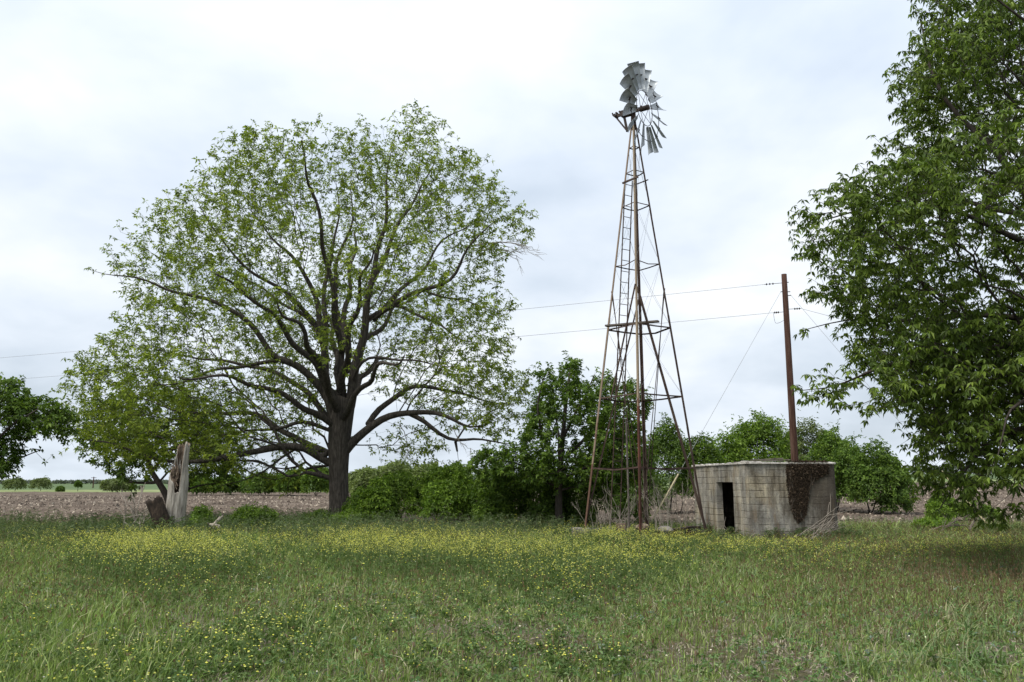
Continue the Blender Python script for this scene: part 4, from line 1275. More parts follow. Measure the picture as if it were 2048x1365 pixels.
bush_px('round_tree', 'bright green round tree tallest behind the hut doorway', [(1405, 1500, 872, 47), (1440, 1590, 838, 48.5), (1460, 1560, 842, 48)], 7500, .18, .09, LIT, g, 'tree')
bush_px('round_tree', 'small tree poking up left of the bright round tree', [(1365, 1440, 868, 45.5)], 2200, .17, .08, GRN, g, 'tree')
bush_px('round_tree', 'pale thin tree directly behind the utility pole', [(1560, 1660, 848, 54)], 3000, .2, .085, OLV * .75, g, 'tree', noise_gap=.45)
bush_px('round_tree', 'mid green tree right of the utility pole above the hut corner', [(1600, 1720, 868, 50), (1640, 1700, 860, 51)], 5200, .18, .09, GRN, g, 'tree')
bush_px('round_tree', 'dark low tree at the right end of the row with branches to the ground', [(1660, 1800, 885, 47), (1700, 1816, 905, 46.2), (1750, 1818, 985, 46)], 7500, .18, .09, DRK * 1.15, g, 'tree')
g = 'far trees beyond the ploughed field'
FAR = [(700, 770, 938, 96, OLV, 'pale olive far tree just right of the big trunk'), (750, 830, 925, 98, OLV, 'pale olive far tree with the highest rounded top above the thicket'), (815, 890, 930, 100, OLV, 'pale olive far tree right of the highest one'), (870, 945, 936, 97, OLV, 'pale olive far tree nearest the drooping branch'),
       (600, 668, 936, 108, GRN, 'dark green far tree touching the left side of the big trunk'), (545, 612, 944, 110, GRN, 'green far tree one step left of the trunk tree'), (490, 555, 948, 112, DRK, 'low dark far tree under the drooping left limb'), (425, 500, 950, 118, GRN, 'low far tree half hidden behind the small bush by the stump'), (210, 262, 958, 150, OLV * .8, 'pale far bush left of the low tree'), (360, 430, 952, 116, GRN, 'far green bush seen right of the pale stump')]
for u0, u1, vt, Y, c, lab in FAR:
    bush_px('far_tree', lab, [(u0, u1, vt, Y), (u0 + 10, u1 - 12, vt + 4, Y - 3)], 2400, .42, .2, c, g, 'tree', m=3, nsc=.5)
for u0, u1, vt, Y, c, lab in ((12, 52, 956, 170, OLV * .8, 'left of two grey green bushes on the far field'), (65, 102, 956, 170, OLV * .8, 'right of two grey green bushes on the far field'), (152, 162, 964, 165, DRK, 'tiny dark lone shrub on the far field'), (116, 126, 974, 160, DRK, 'smallest dark dot of a shrub on the far field')):
    bush_px('field_bush', lab, [(u0, u1, vt, Y)], 900, .35, .17, c, None, 'bush', m=3, nsc=.4, stems=2)
# far pole on the horizon
p0 = W(186, 975, 260.0); p0[2] = 0
mb = MB(); p1 = p0.copy(); p1[2] = W(186, 954, 260.0)[2]
mb.tube(np.array([p0, .5 * (p0 + p1), p1]), (.2, .18, .16), 6); mb.bar(p1 + [-.8, 0, -.3], p1 + [.8, 0, -.3], .12, .14)
tag(mb.build('far_pole', M['pole'], None, loc=p0), 'thin far pole on the horizon left of the stump', 'utility pole')
# distant tree lines along the horizon; haze is painted in as paler, greyer leaf colours
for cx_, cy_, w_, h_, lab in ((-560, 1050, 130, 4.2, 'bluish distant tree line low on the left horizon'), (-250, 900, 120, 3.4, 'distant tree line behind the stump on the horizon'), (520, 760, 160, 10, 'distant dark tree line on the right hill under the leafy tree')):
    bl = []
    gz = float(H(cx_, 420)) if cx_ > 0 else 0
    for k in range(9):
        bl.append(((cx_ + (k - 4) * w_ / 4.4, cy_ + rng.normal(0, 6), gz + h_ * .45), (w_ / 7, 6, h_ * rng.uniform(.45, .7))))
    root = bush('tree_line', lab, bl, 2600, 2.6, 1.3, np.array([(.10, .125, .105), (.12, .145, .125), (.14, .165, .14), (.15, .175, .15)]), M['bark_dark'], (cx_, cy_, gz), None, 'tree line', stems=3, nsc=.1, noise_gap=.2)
    root['kind'] = 'stuff'

# small plants near the stump and at the right
bush_px('sapling', 'small bright sapling right of the pale stump', [(388, 418, 1012, 28)], 420, .09, .05, LIT, None, 'plant', stems=3)
bush_px('sapling', 'low spreading sapling midway between the stump and the big trunk', [(470, 555, 1008, 30)], 1300, .1, .05, GRN, None, 'plant', stems=4)
bush_px('sapling', 'weedy sapling by the left foot of the big trunk', [(610, 660, 1022, 33)], 600, .1, .05, GRN, None, 'plant', stems=3)
bush_px('sapling', 'leafy sapling in front of the foot of the big trunk', [(664, 720, 1026, 31)], 900, .1, .05, LIT, None, 'plant', stems=3)
bush_px('field_shrub', 'green shrub beside the leaning pale dead trunk on the right', [(1858, 1902, 990, 36), (1862, 1890, 1003, 35.4)], 1400, .12, .06, LIT, None, 'bush', stems=3)
bush_px('field_shrub', 'low green shrub under the tips of the leafy tree', [(1905, 1985, 1003, 37)], 1600, .12, .06, GRN, None, 'bush', stems=3)
bush_px('fallen_foliage', 'heap of green leaves on a fallen branch at the meadow edge', [(1828, 1912, 1036, 29.5)], 900, .11, .045, LIT, None, 'foliage', stems=4)
bush_px('weed_clump', 'tall yellowish weed clump at the lower right under the leafy tree', [(1945, 2045, 1052, 27.5)], 1500, .1, .04, OLV * .7, None, 'weeds', stems=5)

# ================================================================== DEAD STUMP, BROKEN LOG, DEAD WOOD
SY = 27.6
SC = W(349, 1060, SY); SC[2] = float(H(SC[0], SY)) - .05
def snag():
    na, nz = 40, 34
    Ht = W(352, 886, SY)[2] - SC[2]
    th = np.arange(na) * 2 * math.pi / na
    # where the hollow left / front side has broken away
    face = np.cos(th - math.radians(228))            # 1 towards left front
    top = np.where(face > .34, Ht * (.58 + .10 * np.sin(th * 2 + .6)), Ht * .985)
    top = np.where((face > .16) & (face <= .34), Ht * (.80 + .1 * np.sin(th * 7)), top)
    top = top + Ht * .045 * (fbm(np.cos(th) * 6, np.sin(th) * 6, 2.2, 2) - .5) * 2 + .03 * rng.normal(0, 1, na)
    V, Vi = [], []
    for j in range(nz):
        t = j / (nz - 1)
        z = t * top
        zz = z / Ht
        r = .305 + .05 * np.exp(-z / .2) - .0 * zz - .05 * sstep(.55, .8, zz)
        r = r * (1 + .10 * np.cos(3 * th + 1) + .22 * (fbm(np.cos(th) * 2.6, np.sin(th) * 2.6, z * .55, 3) - .5) + .07 * (fbm(np.cos(th) * 9, np.sin(th) * 9, z * .6, 2) - .5))
        lean = .06 * zz
        cx_ = lean - .0 * zz
        V.append(np.stack([cx_ + r * np.cos(th), r * np.sin(th), z], 1))
        k = .80 - .1 * zz
        ri = r * (k + .10 * fbm(np.cos(th) * 5, np.sin(th) * 5, z * 2, 2))
        Vi.append(np.stack([cx_ + ri * np.cos(th), ri * np.sin(th), z - .02], 1))
    V = np.array(V).reshape(-1, 3) + SC; Vi = np.array(Vi).reshape(-1, 3) + SC
    def ringq(o, n): return np.array([(o + j * na + i, o + j * na + (i + 1) % na, o + (j + 1) * na + (i + 1) % na, o + (j + 1) * na + i) for j in range(n) for i in range(na)])
    qo = ringq(0, nz - 1); qi = ringq(len(V), nz - 1)[:, ::-1]
    o = (nz - 1) * na
    rim = np.array([(o + i, o + (i + 1) % na, len(V) + o + (i + 1) % na, len(V) + o + i) for i in range(na)])
    root = empty('dead_stump', SC, 'tall pale broken tree stump with a hollow rotten side', 'tree stump')
    ob = mesh_obj('trunk', np.vstack([V, Vi]), np.vstack([qo, rim, qi]), [M['deadwood'], M['rotwood']], root, smooth=True,
                  matidx=np.concatenate([np.zeros(len(qo)), np.ones(len(rim)), np.ones(len(qi))]))
    # splinters of torn rotten wood hanging down the broken side
    mb = MB()
    for i in range(40):
        a = math.radians(rng.uniform(170, 290)); z0 = Ht * rng.uniform(.50, .74)
        r = rng.uniform(.12, .28)
        p = SC + [.04 + r * math.cos(a), r * math.sin(a), z0]
        d = np.array((rng.normal(0, .12), rng.normal(0, .10), rng.uniform(.2, .5)))
        mb.tube(np.array([p - d * .6, p, p + d * .5]), (.012, .032 * rng.uniform(.6, 1.4), .004), 5)
    mb.build('splinters', M['rotwood'], root)
    mb = MB()
    for i in range(14):
        a = math.radians(rng.uniform(100, 160)); z0 = Ht * rng.uniform(.62, .85); r = rng.uniform(.16, .22)
        p = SC + [.05 + r * math.cos(a), r * math.sin(a), z0]
        d = np.array((rng.normal(0, .05), rng.normal(0, .04), rng.uniform(.2, .5)))
        mb.tube(np.array([p - d * .6, p, p + d * .5]), (.015, .03, .005), 5)
    mb.build('pale_splinters', M['deadwood'], root)
snag()
def hollow_log(name, label, p, q, r0, r1, mat, mat2):
    p = np.asarray(p, float); q = np.asarray(q, float)
    d = nrm(q - p); u_ = nrm(np.cross(d, (0, 1, 0.2))); w_ = np.cross(d, u_)
    na, nz = 26, 16
    V = []
    for part in (1.0, .62):
        for j in range(nz):
            t = j / (nz - 1)
            th = np.arange(na) * 2 * math.pi / na
            r = (r0 + (r1 - r0) * t) * part * (1 + .5 * (fbm(np.cos(th) * 2.2, np.sin(th) * 2.2, t * 2, 3) - .5))
            ext = 1 + .10 * (fbm(np.cos(th) * 3, np.sin(th) * 3, 7, 2) - .5) * (t > .8) * 2
            c = p + (q - p) * t
            V.append(c + (q - p) * ((ext - 1) * t)[:, None] + r[:, None] * (np.cos(th)[:, None] * u_ + np.sin(th)[:, None] * w_))
    V = np.array(V).reshape(-1, 3); h = nz * na
    def rq(o): return np.array([(o + j * na + i, o + j * na + (i + 1) % na, o + (j + 1) * na + (i + 1) % na, o + (j + 1) * na + i) for j in range(nz - 1) for i in range(na)])
    o = (nz - 1) * na
    rim = np.array([(o + i, o + (i + 1) % na, h + o + (i + 1) % na, h + o + i) for i in range(na)])
    qo, qi = rq(0), rq(h)[:, ::-1]
    ob = mesh_obj(name, V, np.vstack([qo, rim, qi]), [mat, mat2], loc=p, smooth=True, matidx=np.concatenate([np.zeros(len(qo)), np.ones(len(rim) + len(qi))]))
    return tag(ob, label, 'log')
hollow_log('rotten_log', 'short dark rotten log leaning against the left side of the stump', W(333, 1068, 27.1), W(308, 998, 27.0), .29, .24, M['darkwood'], M['darkwood'])
def branchy(name, label, cat, starts, mat, r, levels=2, kids=3, group=None, ang=.5, droop=0.0):
    """starts: list of polylines; each gets side shoots"""
    mb = MB()
    def go(P, r0, lev):
        P = resample(np.asarray(P, float), .12)
        n = len(P)
        P[1:-1] += rng.normal(0, .008, (n - 2, 3))
        mb.tube(P, np.linspace(r0, r0 * .3, n), 5)
        if lev <= 0: return
        L = np.linalg.norm(P[-1] - P[0])
        for k in range(kids):
            i = int(rng.uniform(.3, .95) * (n - 1))
            d = nrm(P[min(i + 1, n - 1)] - P[max(i - 1, 0)])
            d2 = nrm(d + rng.normal(0, ang, 3) + np.array((0, 0, .12 - droop)))
            l2 = L * rng.uniform(.25, .5)
            go([P[i], P[i] + d2 * l2 * .5 + rng.normal(0, .03, 3), P[i] + d2 * l2 + np.array((0, 0, -droop * l2))], r0 * .55, lev - 1)
    for P in starts: go(P, r * rng.uniform(.7, 1.2), levels)
    o = mb.build(name, mat, None, loc=starts[0][0])
    return tag(o, label, cat, group)
branchy('dead_brush', 'tangle of grey dead branches left of the rotten log', 'dead branches', [[np.array(((u0 - 1024) / F * Y, Y, -.05)), W(u1, v1, Y), W(u2, v2, Y + .3)] for u0, v0, u1, v1, u2, v2, Y in
        ((285, 1055, 276, 1010, 288, 975, 27.5), (262, 1050, 255, 1010, 240, 985, 27.8), (290, 1050, 268, 1000, 262, 985, 27.2), (300, 1050, 290, 1030, 250, 1035, 27.3), (310, 1060, 275, 1040, 262, 1050, 27))], M['twig_grey'], .03, 2, 4)
branchy('fallen_branch', 'pale broken branch lying right of the stump', 'branch', [[W(424, 1056, 27), W(432, 1044, 27.1), W(446, 1032, 27.3)], [W(420, 1052, 27.1), W(432, 1050, 27), W(440, 1052, 27)]], M['twig_grey'], .075, 1, 2)
branchy('fallen_branch', 'dark fallen branch sprawling over the meadow edge at the lower right', 'branch', [[W(1842, 1068, 28.2), W(1875, 1055, 28.4), W(1920, 1050, 28.6), W(1965, 1056, 28.8)], [W(1870, 1070, 28), W(1900, 1050, 28.4), W(1916, 1036, 28.6)], [W(1940, 1060, 27), W(1952, 1030, 27), W(1968, 1006, 27.2)]], M['twig_dark'], .035, 2, 4)
branchy('dead_snag', 'leaning pale dead trunk with one side limb on the right', 'dead tree', [[W(1908, 1032, 36), W(1904, 1008, 36), W(1896, 985, 36), W(1888, 968, 36)], ], M['deadwood'], .12, 0, 0)
branchy('dead_limb', 'pale curved dead limb lying left of the leaning dead trunk', 'branch', [[W(1900, 1008, 35.8), W(1886, 1010, 35.8), W(1880, 1018, 35.7), W(1878, 1032, 35.6)]], M['deadwood'], .06, 1, 2)
sp = []
for k in range(15):
    u0 = rng.uniform(1528, 1612); q_ = rng.uniform(0, 1)
    p = G(u0, 1090, .0); Yf = 24.7 - .5 * rng.random()
    p = np.array(((u0 - 1024) / F * Yf, Yf, -.05))
    a_ = np.clip(1.85 + .9 * q_, 0, 2.5)
    e = hp(a_ + .25, -.06 - .1 * rng.random(), rng.uniform(.45, 1.2) * (.45 + .6 * q_))
    sp.append([p, .5 * (p + e) + [0, 0, -.10], e])
branchy('branch_pile', 'pile of bare grey branches leaning on the right end of the hut front', 'branches', sp, M['twig_grey'], .014, 1, 3, ang=.25)
branchy('door_sticks', 'few thin pale sticks across the bottom of the hut doorway', 'sticks', [[hp(-.25, 1.3, .0), hp(-.1, 1.8, .5), hp(.1, 2.1, .75)], [hp(-.2, 2.3, 0), hp(-.15, 1.7, .55), hp(-.1, 1.2, .3)]], M['twig_grey'], .014, 1, 2)
g = 'dry stalks under the windmill'
for lab, cu, sp_, Y, hh, n in (('dry grey stalk clump standing inside the left half of the windmill base', 1232, 26, 25.6, 1.6, 15), ('tallest dry grey stalk clump inside the right half of the windmill base', 1318, 30, 25.8, 1.9, 20), ('dry grey stalk clump nearest the hut beside the right windmill leg', 1362, 16, 26.8, 1.7, 10), ('low dry stalk clump by the left windmill footing', 1202, 16, 26.2, 1.2, 8)):
    st_ = []
    for k in range(n):
        u_ = cu + rng.normal(0, sp_ * .55); Yk = Y + rng.normal(0, .35)
        p = np.array(((u_ - 1024) / F * Yk, Yk, -.05)); h_ = hh * rng.uniform(.45, 1.1)
        t_ = np.array((rng.normal(0, .22), rng.normal(0, .2), 1)) * h_
        st_.append([p, p + t_ * .5 + rng.normal(0, .04, 3), p + t_])
    branchy('dry_stalks', lab, 'dry stalks', st_, M['twig_grey'], .0095, 2, 3, g, ang=.28)

# ================================================================== MEADOW
def blades(P, h, w, lean, cols):
    n = len(P)
    a = rng.random(n) * 2 * math.pi
    s_ = np.stack([np.cos(a), np.sin(a), np.zeros(n)], 1) * (w * .5)[:, None]
    up_ = np.array((0, 0, 1.0)) * h[:, None]
    mid = P + up_ * .55 + lean * (h * .22)[:, None]
    tip = P + up_ * (1 - .12 * np.linalg.norm(lean, axis=1))[:, None] + lean * (h * .75)[:, None]
    V = np.stack([P - s_, P + s_, mid + s_ * .8, mid - s_ * .8, tip], 1).reshape(-1, 3)
    i = np.arange(n)[:, None] * 5
    return V, i + [0, 1, 2, 3], i + [3, 2, 4], np.repeat(cols, 5, 0)
def pick(pal, n, p=None): 
    pal = np.asarray(pal, float)
    return pal[rng.choice(len(pal), n, p=p)] * rng.uniform(.62, 1.38, (n, 1))
def in_hut(x, y, mg=.05):
    q = np.stack([x - HC[0], y - HC[1]], 1)
    det = ua[0] * ub[1] - ua[1] * ub[0]
    a = (q[:, 0] * ub[1] - q[:, 1] * ub[0]) / det; b = (ua[0] * q[:, 1] - ua[1] * q[:, 0]) / det
    return (a > -mg) & (a < LA + mg) & (b > -mg) & (b < LB + mg)
def px_of(x, y, z):
    d = y * CP + (z - CH) * SP
    return 1024 + F * x / d, 682.5 - F * ((z - CH) * CP - y * SP) / d
def scatter(n, y0, y1, pw, mg=3.0, wide=.70):
    y = y0 + (y1 - y0) * rng.random(n) ** pw
    x = (rng.random(n) * 2 - 1) * (y * wide + mg)
    return x, y
def bare(x, y):
    """0 where the soil shows"""
    b = fbm(x * .8 + 4, y * .8, 0, 3)
    k = sstep(.34, .47, b)
    near = sstep(16, 9, y)
    k = 1 - (1 - k) * (.45 + .5 * near)
    for u, v, ru, rv in ((1490, 1285, 75, 16), (1590, 1312, 60, 12), (1440, 1270, 35, 8), (830, 1265, 60, 14), (960, 1275, 50, 12), (1120, 1210, 50, 8), (900, 1330, 90, 16), (220, 1325, 60, 14), (450, 1330, 50, 10), (1780, 1275, 50, 10)):
        c = G(u, v); e1 = G(u + ru, v); e2 = G(u, v - rv)
        d = ((x - c[0]) / abs(e1[0] - c[0])) ** 2 + ((y - c[1]) / abs(e2[1] - c[1])) ** 2
        k = k * (1 - .8 * np.exp(-d))
    return k
# --- short grass
x, y = scatter(430000, 5.2, 33.2, .95)
k = (rng.random(len(x)) < .25 + .75 * bare(x, y)) & ~in_hut(x, y)
x, y = x[k], y[k]
n = len(x)
zone = fbm(x * .22 + 9, y * .22 + 2, 0, 3)
u, v = px_of(x, y, 0 * x)
lush = sstep(.42, .6, zone) * .6 + .4 * sstep(1100, 300, u)
h = rng.uniform(.06, .17, n) * (.75 + .7 * lush) * (1 + .5 * sstep(14, 28, y))
h *= np.where(rng.random(n) < .10, 1.6, 1)
w = rng.uniform(.004, .011, n) * (1 + y / 26)
lean = rng.normal(0, .55, (n, 3)); lean[:, 2] = 0; lean[:, 0] += .15
gp = [(.106, .163, .040), (.155, .230, .056), (.212, .294, .078), (.265, .34, .108), (.30, .325, .165), (.43, .40, .27)]
c_l = pick(gp, n, [.22, .30, .24, .12, .08, .04])
c_d = pick(gp, n, [.20, .24, .20, .12, .15, .09])
cols = np.where((rng.random(n) < .10 + .85 * lush)[:, None], c_l, c_d)
red = sstep(.48, .62, fbm(x * .3, y * .45 + 5, 4, 2)) * sstep(1350, 1750, u) * sstep(1290, 1180, v)
mk = rng.random(n) < red * .4
cols[mk] = pick([(.11, .075, .04), (.14, .095, .05), (.085, .065, .035)], int(mk.sum()))
V, q4, t3, C = blades(np.stack([x, y, H(x, y) - .01], 1), h, w, lean, cols)
tag(mesh_obj('meadow_grass', V, [t3, q4], M['grass'], col=C), 'short mixed green grass covering the meadow', 'grass', kind='stuff')
# --- low broad leaved weeds
x, y = scatter(30000, 5.2, 32, 1.0)
zone = fbm(x * .5 + 19, y * .5 + 2, 3, 3)
k = (zone > .43) & ~in_hut(x, y); x, y = x[k], y[k]; n = len(x)
P = np.stack([x, y, H(x, y) + rng.uniform(.01, .12, n)], 1)
V, T, C = leaf_clusters(P, rng.normal(0, .3, (n, 3)) + [0, 0, 1], 4, .055, .028, 1, .05, [(.065, .125, .04), (.095, .175, .058), (.14, .22, .075), (.18, .24, .11)], .25)
k = rng.random(n) < .05
C[np.repeat(k, 16)] = np.repeat(pick([(.12, .17, .13), (.16, .21, .17)], int(k.sum())), 16, 0)
tag(mesh_obj('broadleaf_weeds', V, T, M['grass'], col=C), 'low broad leaved weeds spread through the grass', 'weeds', kind='stuff')
# --- coarse tufts with long arching blades
tu = []
for (u, v, du, dv, m_) in ((470, 1125, 60, 16, 9), (380, 1130, 40, 10, 3), (1030, 1145, 70, 20, 8), (700, 1125, 90, 18, 8), (1180, 1115, 60, 14, 6), (1470, 1150, 60, 14, 7), (1700, 1190, 60, 20, 8), (1960, 1230, 80, 26, 14), (1590, 1265, 40, 10, 3), (550, 1230, 60, 14, 4), (1890, 1290, 80, 26, 6), (820, 1160, 140, 30, 6), (1400, 1180, 140, 30, 5), (1950, 1330, 80, 20, 6), (1750, 1340, 60, 16, 4), (530, 1175, 60, 20, 4), (140, 1150, 120, 40, 5)):
    for _ in range(m_ + 1): tu.append(G(u + rng.normal(0, du * .6), v + rng.normal(0, dv * .6) + 8))
Pb, hb, wb, lb, cb = [], [], [], [], []
for p in tu:
    m_ = rng.integers(8, 17); pal = [(.10, .165, .055), (.135, .20, .075), (.17, .23, .10), (.075, .13, .045)] if rng.random() < .7 else [(.20, .22, .11), (.28, .27, .15), (.14, .19, .075)]
    q = p + rng.normal(0, .06, (m_, 3)) * [1, 1, 0]; q[:, 2] = H(q[:, 0], q[:, 1])
    l_ = rng.normal(0, .75, (m_, 3)); l_[:, 2] = 0; l_[:, 0] += .35
    Pb.append(q); hb.append(rng.uniform(.16, .36, m_)); wb.append(rng.uniform(.010, .019, m_)); lb.append(l_); cb.append(pick(pal, m_))
P, h, w, lean, cols = np.vstack(Pb), np.concatenate(hb), np.concatenate(wb), np.vstack(lb), np.vstack(cb)
n = len(P); ang = np.arctan2(lean[:, 1], lean[:, 0]) + math.pi / 2
s_ = np.stack([np.cos(ang), np.sin(ang), np.zeros(n)], 1) * (w * .5)[:, None]
ts = np.linspace(0, 1, 6)
VV = []
for t in ts:
    c = P + np.array((0, 0, 1.)) * (h * (t - .38 * t ** 2.4 * np.linalg.norm(lean, axis=1)))[:, None] + lean * (h * t ** 1.9)[:, None]
    k = (1 - t ** 2.2) * .95 + .05
    VV += [c - s_ * k, c + s_ * k]
V = np.stack(VV, 1).reshape(-1, 3); i = np.arange(n)[:, None] * 12
Q = np.concatenate([i + [2 * j, 2 * j + 1, 2 * j + 3, 2 * j + 2] for j in range(5)])
tag(mesh_obj('coarse_grass', V, Q, M['grass'], col=np.repeat(cols, 12, 0)), 'coarse pale tufts of long arching grass blades', 'grass', kind='stuff')
# --- thin dry stalks with reddish brown seed heads, mostly at the right
x, y = scatter(42000, 7, 32, .9)
u, v = px_of(x, y, 0 * x)
pr = .06 + .75 * sstep(1300, 1800, u) * sstep(1320, 1200, v) + .25 * sstep(.5, .6, fbm(x * .3, y * .3, 8, 2))
k = (rng.random(len(x)) < pr) & ~in_hut(x, y); x, y = x[k], y[k]; n = len(x)
h = rng.uniform(.16, .40, n); w = rng.uniform(.003, .006, n) * (1 + y / 22)
lean = rng.normal(0, .3, (n, 3)); lean[:, 2] = 0
cols = pick([(.12, .085, .045), (.16, .12, .07), (.20, .17, .10), (.09, .10, .04), (.13, .075, .04)], n)
P = np.stack([x, y, H(x, y)], 1)
V, q4, t3, C = blades(P, h, w, lean, cols)
tips = V.reshape(-1, 5, 3)[:, 4]
V2, T2, C2 = leaf_clusters(tips - [0, 0, .03], np.tile((0, 0, 1.), (n, 1)), 2, .06, .016, .35, -.5, [(.11, .07, .038), (.15, .10, .055), (.20, .15, .09)], .25)
tag(mesh_obj('dry_seed_grass', np.vstack([V, V2]), [np.vstack([t3, T2 + len(V)]), q4], M['grass'], col=np.vstack([C, C2])), 'thin brown seeding grass stalks in the meadow', 'grass', kind='stuff')
# --- mustard: (u, v of flower heads, spread, count, height)
patches = [(1230, 1060, 110, 9, 420, .50), (1340, 1066, 70, 8, 260, .5), (1500, 1080, 110, 6, 160, .42), (300, 1066, 130, 12, 500, .55), (330, 1092, 150, 30, 1500, .50), (250, 1085, 80, 22, 350, .5), (440, 1098, 50, 18, 150, .5), (400, 1145, 130, 32, 330, .33), (80, 1070, 110, 24, 160, .45), (560, 1075, 110, 22, 180, .5), (840, 1078, 190, 26, 1350, .52), (720, 1075, 90, 20, 420, .5), (1000, 1085, 150, 30, 560, .48), (1200, 1094, 140, 32, 560, .45), (1100, 1120, 140, 34, 420, .38), (1150, 1160, 140, 34, 260, .3), (1300, 1110, 90, 30, 220, .36), (1450, 1088, 70, 10, 90, .35), (1600, 1085, 60, 14, 110, .4), (1700, 1110, 160, 26, 200, .28), (1850, 1085, 150, 18, 240, .35), (1980, 1078, 80, 16, 140, .4),
           (480, 1280, 170, 40, 190, .24), (140, 1300, 170, 45, 150, .24), (320, 1330, 150, 35, 110, .22), (560, 1240, 120, 34, 110, .26), (60, 1190, 80, 40, 60, .3), (900, 1310, 130, 40, 40, .22), (1100, 1300, 90, 40, 60, .2), (1230, 1290, 60, 36, 42, .2), (760, 1200, 200, 60, 110, .3), (1000, 1210, 160, 50, 60, .26)]
B_, Hh = [], []
for u, v, du, dv, m_, h_ in patches:
    for _ in range(int(m_ * (.42 if v > 1180 else (.35 if v > 1130 else .62)))):
        hh = h_ * rng.uniform(.6, 1.2)
        p = G(u + rng.normal(0, du * .62), v + rng.normal(0, dv * .62), hh * .9)
        if 5 < p[1] < 33.5: B_.append((p[0], p[1], 0)); Hh.append(hh)
B_ = np.array(B_); Hh = np.array(Hh)
k = ~in_hut(B_[:, 0], B_[:, 1], .15); B_, Hh = B_[k], Hh[k]
B_[:, 2] = H(B_[:, 0], B_[:, 1])
ns = 4
P = np.repeat(B_, ns, 0) + rng.normal(0, .04, (len(B_) * ns, 3)) * [1, 1, 0]
h = np.repeat(Hh, ns) * rng.uniform(.65, 1.1, len(P))
n = len(P)
lean = rng.normal(0, .30, (n, 3)); lean[:, 2] = 0
w = .005 * (1 + P[:, 1] / 22)
V, q4, t3, C = blades(P, h, w, lean, pick([(.09, .13, .04), (.125, .165, .06), (.155, .19, .08)], n))
tips = V.reshape(-1, 5, 3)[:, 4]; mids = .5 * (V.reshape(-1, 5, 3)[:, 2] + V.reshape(-1, 5, 3)[:, 3])
V2, T2, C2 = leaf_clusters(np.vstack([mids, P + [0, 0, .06]]), rng.normal(0, .3, (2 * n, 3)) + [0, 0, 1], 3, .07, .026, 1, .1, [(.06, .105, .03), (.09, .145, .042), (.125, .18, .06)], .25)
# flower heads: tiny lumps of petals
hp_, hs = [], []
for j in range(5):
    k = rng.random(n) < np.array((.95, .75, .6, .5, .4))[j] * np.where(P[:, 1] < 17, (.5, .2, .1, .05, .02)[j], 1)
    f = rng.uniform(0, .28, int(k.sum()))[:, None] if j else 0
    q = tips[k] * (1 - f) + mids[k] * f + rng.normal(0, .028 if j else .004, (int(k.sum()), 3))
    hp_.append(q)
q = np.vstack(hp_); m_ = len(q)
r = rng.uniform(.005, .0125, m_) * np.where(q[:, 1] < 17, 1.22, 1) * (1 + np.clip(q[:, 1] - 12, 0, 20) / 80)
octa = np.array([(1, 0, 0), (0, 1, 0), (-1, 0, 0), (0, -1, 0), (0, 0, .6), (0, 0, -.5)])
rot = rng.random(m_) * 6.28
ca, sa = np.cos(rot)[:, None], np.sin(rot)[:, None]
jit = rng.uniform(.6, 1.3, (m_, 6))
O = np.stack([(octa[:, 0] * ca - octa[:, 1] * sa) * jit, (octa[:, 0] * sa + octa[:, 1] * ca) * jit, octa[:, 2] * jit], -1) * r[:, None, None]
V3 = (q[:, None] + O).reshape(-1, 3); i = np.arange(m_)[:, None] * 6
T3 = np.concatenate([i + t for t in ([0, 1, 4], [1, 2, 4], [2, 3, 4], [3, 0, 4], [1, 0, 5], [2, 1, 5], [3, 2, 5], [0, 3, 5])])
C3 = np.repeat(pick([(.52, .51, .07), (.62, .60, .11), (.44, .47, .10), (.60, .60, .22)], m_), 6, 0)
mo_ = len(V) + len(V2)
nt_ = len(t3) + len(T2)
tag(mesh_obj('mustard_flowers', np.vstack([V, V2, V3]), [np.vstack([t3, T2 + len(V), T3 + mo_]), q4], M['flower'], col=np.vstack([C, C2, C3])),
    'yellow flowering mustard weeds scattered through the meadow', 'wildflowers', kind='stuff')
print('flower heads', m_)
# --- tall weeds without flowers along the far edge of the meadow and round the tree feet
x, y = scatter(19000, 23, 36.5, 1.0, 2, .66)
near_x, near_y = [], []
for c_, r_, m_ in ((base_pecan, 1.3, 260), (SC, .9, 160), (HC + ua * .7, .25, 40), (HC + ua * 1.5, .3, 60), (HC + ua * 2.5, .4, 90), (HC + ub * 1.0, .25, 40), (HC + ub * 3.2, .35, 60), (HC + ua * 3.1, .3, 60), (rp, .5, 80), (fp, .4, 60), (lp + np.array((.3, -.5, 0)), .4, 80), (lp + np.array((1.3, -1.5, 0)), .5, 80)):
    near_x.append(c_[0] + rng.normal(0, r_ * .6, m_)); near_y.append(c_[1] - abs(rng.normal(0, r_ * .5, m_)))
near_x, near_y = np.concatenate(near_x), np.concatenate(near_y)
u, v = px_of(x, y, 0 * x + .3)
pr = np.where(u < 680, .75, np.where(u < 1150, .6, .22)) * np.where(y > 33, np.where((u > 380) & (u < 1200), 1, .5 * (fbm(x * .35, y * .9, 3, 2) > .5)), 1)
k = (rng.random(len(x)) < pr * sstep(.35, .5, fbm(x * .5, y * .5, 12, 2))) & ~in_hut(x, y, .1)
kk = ~in_hut(near_x, near_y, .04)
x, y = np.concatenate([x[k], near_x[kk]]), np.concatenate([y[k], near_y[kk]]); n = len(x)
h = rng.uniform(.25, .66, n) * np.where(px_of(x, y, 0 * x)[0] > 1150, .6, 1); lean = rng.normal(0, .25, (n, 3)); lean[:, 2] = 0
P = np.stack([x, y, H(x, y)], 1)
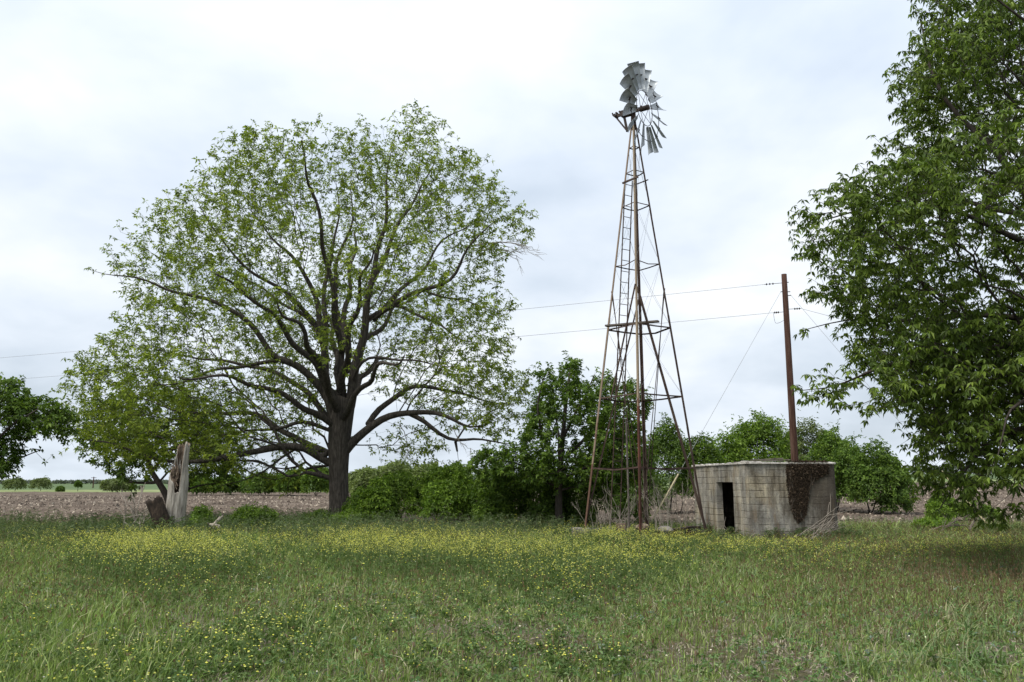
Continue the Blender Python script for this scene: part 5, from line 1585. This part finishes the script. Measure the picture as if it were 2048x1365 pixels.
V, q4, t3, C = blades(P, h, np.full(n, .012), lean, pick([(.06, .085, .04), (.09, .105, .055), (.13, .12, .08)], n))
m1 = V.reshape(-1, 5, 3)
lp_ = np.vstack([m1[:, 4], .5 * (m1[:, 2] + m1[:, 4]), m1[:, 2], .5 * (m1[:, 0] + m1[:, 2])])
V2, T2, C2 = leaf_clusters(lp_, rng.normal(0, .3, (len(lp_), 3)) + [0, 0, 1], 4, .075, .028, 1, .1, [(.05, .08, .03), (.075, .115, .045), (.105, .15, .06), (.15, .17, .09)], .25)
tag(mesh_obj('edge_weeds', np.vstack([V, V2]), [np.vstack([t3, T2 + len(V)]), q4], M['grass'], col=np.vstack([C, C2])), 'knee high green weeds along the far edge of the meadow', 'weeds', kind='stuff')
# --- tiny white flowers and seed heads
x, y = scatter(520, 6, 30, .8); k = ~in_hut(x, y); x, y = x[k], y[k]; m_ = len(x)
q = np.stack([x, y, H(x, y) + rng.uniform(.1, .3, m_)], 1); r = rng.uniform(.006, .013, m_)
V3 = (q[:, None] + octa[None] * r[:, None, None]).reshape(-1, 3); i = np.arange(m_)[:, None] * 6
T3 = np.concatenate([i + t for t in ([0, 1, 4], [1, 2, 4], [2, 3, 4], [3, 0, 4], [1, 0, 5], [2, 1, 5], [3, 2, 5], [0, 3, 5])])
tag(mesh_obj('white_flowers', V3, T3, M['flower'], col=np.repeat(pick([(.7, .68, .6), (.6, .57, .48)], m_), 6, 0)), 'tiny white flower heads dotted in the grass', 'wildflowers', kind='stuff')
# --- dry litter on the bare soil
x, y = scatter(60000, 5.2, 24, .8)
k = (rng.random(len(x)) < 1.05 - bare(x, y)); x, y = x[k], y[k]; n = len(x)
P = np.stack([x, y, H(x, y) + rng.uniform(.012, .05, n)], 1)
V, T, C = leaf_clusters(P, rng.normal(0, .5, (n, 3)) + [0, 0, 1], 2, .06, .012, 1, .05, [(.16, .13, .10), (.24, .20, .16), (.34, .30, .24), (.45, .41, .34)], .2)
tag(mesh_obj('dry_litter', V, T, M['bits'], col=C), 'pale dry straw litter lying on the bare soil', 'litter', kind='stuff')
